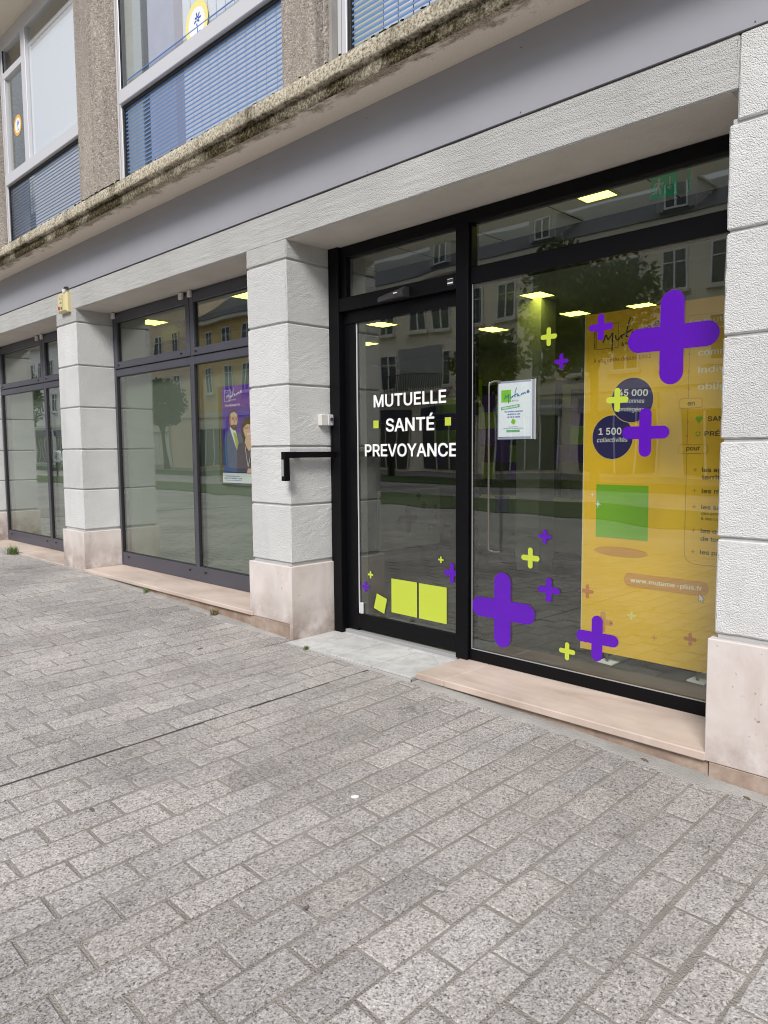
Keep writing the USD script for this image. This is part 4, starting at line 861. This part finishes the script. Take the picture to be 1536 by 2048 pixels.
lx, lz = PU(240, 452); obj("logo_word", logo_word(lx, lz, 0.105, yk - 0.0005, 0.035), "white_film", t)
obj("small_print", text("& PLUS", lx + 0.12, lz + 0.004, 0.07, 0.014, yk), "white_film", t)
ax, az = PU(245, 540); obj("tagline", text("À vos côtés depuis 1962", ax, az, 0.25, 0.020, yk, bold=True), "banner_white", t)
yk = -0.0104
obj("foot_print", [text("Votre conseiller près de chez vous", 0.045, 0.060, 0.24, 0.010, yk, bold=False), text("pour un rendez-vous", 0.030, 0.037, 0.30, 0.017, yk), text("en agence ou par téléphone", 0.045, 0.020, 0.27, 0.010, yk, bold=False)], "blue_ink", t)
obj("hanging_wire", [tube([(-0.004, 0.003, 0.0), (-0.004, 0.003, 1.3)], 0.0012, 5)], "steel", t); obj("clip", [cbox(-0.022, 0.006, -0.002, 0.008, z, z + 0.008, 0.001) for z in (0.18, 0.75)], "steel", t)

# ---- alarm box, key switch, guard rail
t = thing("alarm_box", "yellowed cream alarm siren box under the fascia on the left pier", "alarm box", (-8.705, 0.0, 3.075))
body = m3.Manifold.batch_hull([m3.Manifold.cube([0.235, 0.002, 0.215]).translate([0, -0.002, 0.0]), m3.Manifold.cube([0.19, 0.002, 0.175]).translate([0.022, -0.060, 0.018]), m3.Manifold.cube([0.235, 0.002, 0.215]).translate([0, -0.034, 0.0])])
me = body.to_mesh(); obj("housing", trimesh.Trimesh(me.vert_properties[:, :3], me.tri_verts), "cream_plastic", t)
obj("cover_line", [box(0.145, 0.149, -0.0618, -0.059, 0.02, 0.19), box(0.055, 0.125, -0.0618, -0.059, 0.1, 0.104)], "dark_line", t)
def disc(x, z, r, y, h=0.004): 
    c = trimesh.creation.cylinder(r, h, sections=20); c.apply_transform(trimesh.transformations.rotation_matrix(math.pi / 2, [1, 0, 0])); c.apply_translation([x, y, z]); return c
obj("lamp", disc(0.052, 0.052, 0.022, -0.0615, 0.006), "red_plastic", t)
obj("sound_hole", [disc(0.112, 0.048, 0.017, -0.061), disc(0.075, 0.158, 0.006, -0.061), disc(0.118, 0.148, 0.007, -0.061), disc(0.112, 0.112, 0.009, -0.061)], "dark_line", t)
obj("cable_gland", trimesh.creation.cylinder(0.022, 0.04, sections=14).apply_translation([0.17, -0.045, 0.232]), "white_plastic", t); obj("cable", tube([(0.17, -0.045, 0.252), (0.185, -0.035, 0.268), (0.20, 0.0, 0.27)], 0.013, 8), "rubber", t)

t = thing("key_switch", "white plastic key switch box on the pier's side beside the door frame", "key switch", (-4.5625, 0.30, 1.69))
obj("box", cbox(0.001, 0.045, -0.01, 0.058, 0.0, 0.092, 0.006), "white_plastic", t); obj("plate", cbox(0.002, 0.052, 0.0585, 0.118, 0.002, 0.09, 0.006), "aluminium", t)
kc = trimesh.creation.cylinder(0.014, 0.012, sections=16); kc.apply_transform(trimesh.transformations.rotation_matrix(math.pi / 2, [0, 1, 0])); kc.apply_translation([0.056, 0.088, 0.052]); obj("cylinder_lock", kc, "steel", t)
obj("keyhole", box(0.0621, 0.0635, 0.086, 0.090, 0.026, 0.056), "dark_line", t)
obj("cable", tube([(0.02, 0.112, 0.0), (0.02, 0.114, -0.22)], 0.004, 6), "rubber", t)
t = thing("door_guard", "black square-tube guard arm at the door pier, its end turned down with a grey strip", "guard rail", (-4.5625, 0, 0))
obj("arm", cbox(0.028, 0.074, -0.055, 0.42, 1.437, 1.483, 0.003), BK, t)
obj("post", cbox(0.0275, 0.0745, -0.105, -0.0555, 1.262, 1.484, 0.003), BK, t)
obj("strip", cbox(0.034, 0.060, -0.1075, -0.1052, 1.298, 1.425, 0.001), "shutter_grey", t)
obj("bracket", cbox(0.001, 0.030, 0.02, 0.06, 1.446, 1.476, 0.002), BK, t)

# ---- round stickers of the upper windows
def round_sticker(x, z, r, y, mring, label):
    tt = thing("round_sticker", label, "sticker", (x, y, z))
    obj("ring", plate(ring(Point(0, 0).buffer(r, quad_segs=24), r * 0.27), 0), mring, tt); obj("ground", plate(Point(0, 0).buffer(r * 0.725, quad_segs=24), 0), "paper", tt)
    em = [Point(r * 0.27 * math.cos(a) * q + r * 0.08, r * 0.16 + r * 0.25 * math.sin(a) * q).buffer(r * 0.05) for a, q in zip(np.arange(0, 15, 0.9), np.tile([0.35, 0.7, 1.0], 6))]
    em += [LineString([(r * 0.06, -r * 0.15), (r * 0.06, -r * 0.45)]).buffer(r * 0.03), LineString([(-r * 0.15, -r * 0.5), (r * 0.3, -r * 0.45)]).buffer(r * 0.02)]
    obj("emblem", plate(unary_union(em), -0.0009), "blue_ink", tt)
round_sticker(-11.177, 6.06, 0.138, YU + 0.0345, "ring_yellow", "orange-ringed round sticker on the far left upper window")
round_sticker(-6.51, 5.60, 0.20, YU + 0.0295, "ring_pale", "pale yellow round sticker on the upper window next to the pillar")

# ---- weeds, gum, specks
def tuft(x, y, n, h, spread, label, m_="weed_green", seed=0):
    rg = np.random.default_rng(seed); V, Fc = [], []
    for k in range(n):
        a = rg.uniform(0, 2 * math.pi); d = rg.uniform(0.3, 1) * spread; hh = h * rg.uniform(0.5, 1); bx, by = rg.normal(0, spread * 0.22, 2); w_ = 0.0014 + 0.0012 * rg.random()
        tx, ty = bx + d * math.cos(a), by + d * math.sin(a); px, py = -math.sin(a) * w_, math.cos(a) * w_; i0 = len(V)
        V += [(bx - px, by - py, -0.01), (bx + px, by + py, -0.01), ((bx + tx) / 2 - px * .8, (by + ty) / 2 - py * .8, hh * 0.7), ((bx + tx) / 2 + px * .8, (by + ty) / 2 + py * .8, hh * 0.7), (tx, ty, hh * rg.uniform(0.6, 1.05))]
        Fc += [(i0, i0 + 1, i0 + 3), (i0, i0 + 3, i0 + 2), (i0 + 2, i0 + 3, i0 + 4)]
    V = np.array(V) + [x, min(y, -0.0), float(gz(x, y))]; V[:, 1] = np.minimum(V[:, 1], y + 0.035)
    tag(obj("weed_tuft", trimesh.Trimesh(V, np.array(Fc), process=False), m_), label, "weed")
tuft(-10.42, -0.08, 260, 0.15, 0.17, "green grass tuft growing at the foot of the leftmost sill", "weed_green", 1)
tuft(-6.85, -0.05, 46, 0.07, 0.06, "small weed under the middle sill, left of its centre", "weed_green", 2)
tuft(-5.62, -0.05, 60, 0.09, 0.07, "yellowish weed under the middle sill near the right pier", "weed_dry", 3)
tuft(-4.28, -0.10, 60, 0.035, 0.035, "little weed at the entrance threshold's edge", "weed_green", 4)
def spot(name, x, y, r, m_, label, cat_, seed, flat=0.0012, el=1.6):
    rg = np.random.default_rng(seed); a = np.linspace(0, 2 * math.pi, 15)[:-1]; rr_ = r * (0.7 + 0.6 * rg.random(14))
    ca, sa = math.cos(seed), math.sin(seed); p = Polygon([(rr_[k] * el * math.cos(a[k]) * ca - rr_[k] * math.sin(a[k]) * sa, rr_[k] * el * math.cos(a[k]) * sa + rr_[k] * math.sin(a[k]) * ca) for k in range(14)]).buffer(0)
    m = trimesh.creation.extrude_polygon(p if p.geom_type == "Polygon" else max(p.geoms, key=lambda g: g.area), flat, engine="earcut"); m.apply_translation([x, y, float(gz(x, y)) + 0.0015]); tag(obj(name, m, m_), label, cat_)
spot("pebble", -2.371, -1.383, 0.010, "white_film", "white chip lying on the setts in front of the entrance", "pebble", 1, 0.006)
spot("chewing_gum", -1.668, -1.609, 0.013, "gum", "flattened pale chewing gum on a joint of the foreground setts", "chewing gum", 2, 0.002, 1.1)
spot("dirt_clump", -3.085, -2.280, 0.010, "dirt", "dark clump of dirt on the setts at the left foreground", "dirt", 3, 0.0015, 2.2)
spot("dirt_clump", -4.85, -0.66, 0.014, "dirt", "dark clump of dirt on the setts in front of the door pier", "dirt", 5, 0.0015, 2.0)
spot("dirt_clump", -1.62, -0.07, 0.012, "leaf_litter", "brown litter against the stone foot under the right sill", "dirt", 6, 0.006, 2.2)
spot("dirt_clump", -1.93, -2.03, 0.008, "dirt", "dark clump of dirt in a joint at the bottom of the view", "dirt", 8, 0.0015, 2.0)
spot("dead_leaf", -1.12, -0.09, 0.008, "leaf_litter", "brown dead leaf on the cement edge under the right pier", "leaf", 9, 0.003, 2.6)

# ------------------------------------------------------------------ the far side of the square (seen in the glass)
YO = -30.0
def far_house(name, label, x0, x1, wallm, eave, cols, floors, roof=True, shop="shop_dark", winw=1.4, extra=None):
    t_ = thing(name, label, "building", (0, 0, 0))
    g0 = -0.3
    obj("wall", box(x0, x1, YO - 9, YO, g0, eave), wallm, t_)
    obj("cornice", cbox(x0 - 0.1, x1 + 0.1, YO, YO + 0.45, eave - 0.35, eave + 0.02, 0.05), "stone_trim", t_)
    obj("string_course", box(x0, x1, YO, YO + 0.12, 4.35, 4.7), "stone_trim", t_)
    if roof:
        pr_ = Polygon([(YO + 0.5, eave), (YO - 4.5, eave + 3.0), (YO - 9.3, eave)]); m = trimesh.creation.extrude_polygon(pr_, x1 - x0 + 0.2, engine="earcut")
        v = m.vertices.copy(); m.vertices = np.stack([x0 - 0.1 + v[:, 2], v[:, 0], v[:, 1]], 1); m.invert() if m.volume < 0 else None; rf = obj("roof", m, "slate", t_)
    for cx in cols:
        for (za, zb) in floors:
            f = obj("window", frame_rect(cx - winw / 2, cx + winw / 2, za, zb, YO + 0.005, YO + 0.09, 0.10, 0.10, 0.10, 0.10, 0.01) + [box(cx - 0.05, cx + 0.05, YO + 0.006, YO + 0.085, za + 0.1, zb - 0.1), box(cx - winw / 2 + 0.1, cx + winw / 2 - 0.1, YO + 0.007, YO + 0.08, zb - 0.65, zb - 0.6)], "far_window_white", t_)
            obj("pane", box(cx - winw / 2 + 0.09, cx + winw / 2 - 0.09, YO + 0.002, YO + 0.03, za + 0.09, zb - 0.09), "far_glass", f)
            obj("window_sill", box(cx - winw / 2 - 0.12, cx + winw / 2 + 0.12, YO + 0.001, YO + 0.2, za - 0.15, za - 0.005), "stone_trim", f)
        if roof and abs(((cx + 15.0) / 2.37) % 3) < 0.35:
            d = obj("dormer", [box(cx - 0.78, cx + 0.78, YO - 2.4, YO + 0.12, eave + 0.25, eave + 1.75), box(cx - 0.9, cx + 0.9, YO - 2.4, YO + 0.2, eave + 1.75, eave + 1.85)], "slate", t_)
            obj("dormer_window", frame_rect(cx - 0.55, cx + 0.55, eave + 0.4, eave + 1.65, YO + 0.125, YO + 0.18, 0.09, 0.09, 0.09, 0.09, 0.01) + [box(cx - 0.05, cx + 0.05, YO + 0.13, YO + 0.175, eave + 0.49, eave + 1.56)], "far_window_white", d)
            obj("dormer_pane", box(cx - 0.47, cx + 0.47, YO + 0.1215, YO + 0.14, eave + 0.48, eave + 1.57), "far_glass", d)
            obj("dormer_shutter", [box(cx - 0.9, cx - 0.58, YO + 0.121, YO + 0.16, eave + 0.35, eave + 1.7), box(cx + 0.58, cx + 0.9, YO + 0.121, YO + 0.16, eave + 0.35, eave + 1.7)], "shutter_grey", d)
    x = x0 + 0.7
    while x + 4.2 < x1:
        sh = obj("shop_window", box(x, x + 4.2, YO + 0.004, YO + 0.06, 0.25, 3.3), shop, t_)
        obj("shop_frame", [box(x + k * 1.05 - 0.04, x + k * 1.05 + 0.04, YO + 0.061, YO + 0.12, 0.25, 3.3) for k in range(5)], "far_window_white" if (int(x) % 3) else "stone_trim", sh)
        obj("shop_sign", box(x - 0.1, x + 4.3, YO + 0.01, YO + 0.22, 3.35, 4.1), ("sign_navy", "stone_trim", "shutter_grey")[int(x) % 3], sh)
        x += 5.4
    return t_
fa = far_house("apartment_building", "beige apartment building with slate roof and dormers, reflected in the shop glass", -47.5, 8.0, "wall_beige", 12.0, [-14.95 - 2.37 * k for k in range(-9, 7)] + [-31.0, -33.6], [(8.7, 10.7), (5.3, 7.4)])
fs = fa
obj("balcony_shutter", box(-32.6, -29.2, YO + 0.095, YO + 0.14, 5.2, 7.75), "shutter_grey", fa)
obj("balcony_rail", [box(-33.3, -28.6, YO + 0.75, YO + 0.80, 6.0, 6.06)] + [box(-33.3 + k * 0.14, -33.27 + k * 0.14, YO + 0.76, YO + 0.79, 5.1, 6.0) for k in range(34)], "railing_black", fa)
obj("balcony_slab", box(-33.4, -28.5, YO + 0.10, YO + 0.85, 4.9, 5.08), "stone_trim", fa)
sg = text("Photo Vidéo Numérique", 0, 0, 2.4, 0.20, 0, 0.02); v = sg.vertices.copy(); sg.vertices = np.stack([-20.0 - v[:, 0], YO + 0.225 - v[:, 1], 2.90 + 0.75 + v[:, 2]], 1); obj("shop_sign_print", sg, "white_film", fa)
fy = far_house("ochre_house", "ochre yellow house with white windows and a slate roof, reflected in the middle bay", -57.0, -47.7, "wall_yellow", 12.3, [-54.6, -51.6, -49.0], [(10.3, 11.5), (6.2, 8.5)], True, winw=1.2)
fpk = far_house("pink_house", "pinkish plastered house beside the ochre house, reflected in the middle bay", -66.0, -57.2, "wall_pink", 15.0, [-63.0, -59.6], [(10.2, 12.0), (6.0, 8.2)], False, "stone_trim", 1.2)
fw_ = far_house("white_house", "long white house at the far left of the square, reflected in the left bay", -110.0, -66.2, "wall_white", 14.0, [-69.5 - 3.0 * k for k in range(13)], [(10.0, 12.0), (6.2, 8.2)], False, "shop_dark", 1.3)

def tree(x, y, h, crown, cz, n, seed, label, trunk_r=0.16):
    rg = np.random.default_rng(seed); t_ = thing("street_tree", label, "tree", (x, y, float(gz(x, y))), None)
    tr = [tube([(0, 0, -0.1), (0.05, 0.02, cz * 0.45), (0.0, 0.08, cz * 0.8)], trunk_r, 9)]
    cl = []
    for k in range(22):
        q = rg.normal(size=3); q /= np.linalg.norm(q); q *= rg.uniform(0.3, 0.8) ; c = np.array([q[0] * crown * 0.85, q[1] * crown * 0.85, cz + q[2] * (h - cz) * 0.95]); cl.append((c, crown * rg.uniform(0.22, 0.40)))
        tr.append(tube([(0, 0.05, cz * rg.uniform(0.5, 0.8)), tuple(c * [0.6, 0.6, 1] - [0, 0, 0.3]), tuple(c)], trunk_r * 0.3, 6))
    obj("trunk", tr, "bark", t_)
    ii = rg.integers(0, 22, n); C = np.array([cl[i][0] for i in ii]); R = np.array([cl[i][1] for i in ii])
    d = rg.normal(size=(n, 3)); d /= np.linalg.norm(d, axis=1, keepdims=True); pos = C + d * (R * rg.uniform(0.5, 1.08, n))[:, None] * [1, 1, 0.85]
    a = rg.normal(size=(n, 3)); a /= np.linalg.norm(a, axis=1, keepdims=True); b = np.cross(a, rg.normal(size=(n, 3))); b /= np.linalg.norm(b, axis=1, keepdims=True); s_ = rg.uniform(0.07, 0.16, n)[:, None]
    V = np.stack([pos - a * s_, pos + b * s_ * 0.6, pos + a * s_, pos - b * s_ * 0.6], 1).reshape(-1, 3); i0 = np.arange(n) * 4
    obj("crown", trimesh.Trimesh(V, np.vstack([np.stack([i0, i0 + 1, i0 + 2], 1), np.stack([i0, i0 + 2, i0 + 3], 1)]), process=False), "leaf", t_)
tree(-13.2, -19.5, 9.2, 3.4, 6.3, 9000, 1, "large dark street tree reflected behind the violet plus on the shop glass")
tree(-17.7, -19.3, 6.4, 1.9, 4.6, 4500, 5, "smaller street tree reflected beside the large one in the shop glass")
tree(-53.0, -25.0, 7.4, 2.3, 5.0, 6000, 2, "bright green street tree reflected in the middle bay's left pane")
tree(-62.0, -17.0, 8.0, 3.0, 5.5, 6000, 3, "street tree reflected in the leftmost bay")
tree(-38.0, -25.0, 7.0, 2.0, 5.2, 4000, 6, "thin street tree reflected beside the poster")

# a passer-by far across the square, seen only as a reflection
px_, py_ = -43.2, -12.6; pz = float(gz(px_, py_))
t = thing("person", "person in white coat and dark trousers walking across the square, reflected in left bay", "person", (px_, py_, pz))
Jn = {"pel": ((0, 0, 0.92), 0.13), "chest": ((0.02, 0, 1.33), 0.15), "neck": ((0.03, 0, 1.50), 0.06), "shl": ((0.02, 0.18, 1.40), 0.075), "shr": ((0.02, -0.18, 1.40), 0.075), "ell": ((-0.06, 0.23, 1.12), 0.055), "elr": ((0.05, -0.23, 1.12), 0.055), "wrl": ((0.02, 0.22, 0.90), 0.042), "wrr": ((0.18, -0.21, 0.93), 0.042),
      "hl": ((0, 0.09, 0.88), 0.10), "hr": ((0, -0.09, 0.88), 0.10), "kl": ((0.16, 0.09, 0.50), 0.075), "kr": ((-0.08, -0.09, 0.50), 0.075), "al": ((0.24, 0.09, 0.09), 0.05), "ar": ((-0.34, -0.09, 0.16), 0.05), "tl": ((0.40, 0.09, 0.04), 0.04), "tr": ((-0.24, -0.09, 0.05), 0.04), "head": ((0.06, 0, 1.64), 0.095), "crn": ((0.05, 0, 1.68), 0.10)}
obj("body", hull_chain(Jn, [("hl", "kl"), ("kl", "al"), ("al", "tl"), ("hr", "kr"), ("kr", "ar"), ("ar", "tr"), ("pel", "hl"), ("pel", "hr"), ("pel", "chest"), ("chest", "neck"), ("neck", "head"), ("head", "crn"), ("chest", "shl"), ("chest", "shr"), ("shl", "ell"), ("ell", "wrl"), ("shr", "elr"), ("elr", "wrr")]), "trousers_dark", t, True)
Jc = {k: (p, r + 0.018) for k, (p, r) in Jn.items()}
obj("coat", hull_chain(Jc, [("pel", "chest"), ("chest", "neck"), ("chest", "shl"), ("chest", "shr"), ("shl", "ell"), ("ell", "wrl"), ("shr", "elr"), ("elr", "wrr"), ("pel", "hl"), ("pel", "hr")]), "coat_white", t, True)
hd = trimesh.creation.icosphere(2, 0.108); hd.apply_translation([0.05, 0, 1.69]); obj("hair", hd, "hair_dark", t, True)
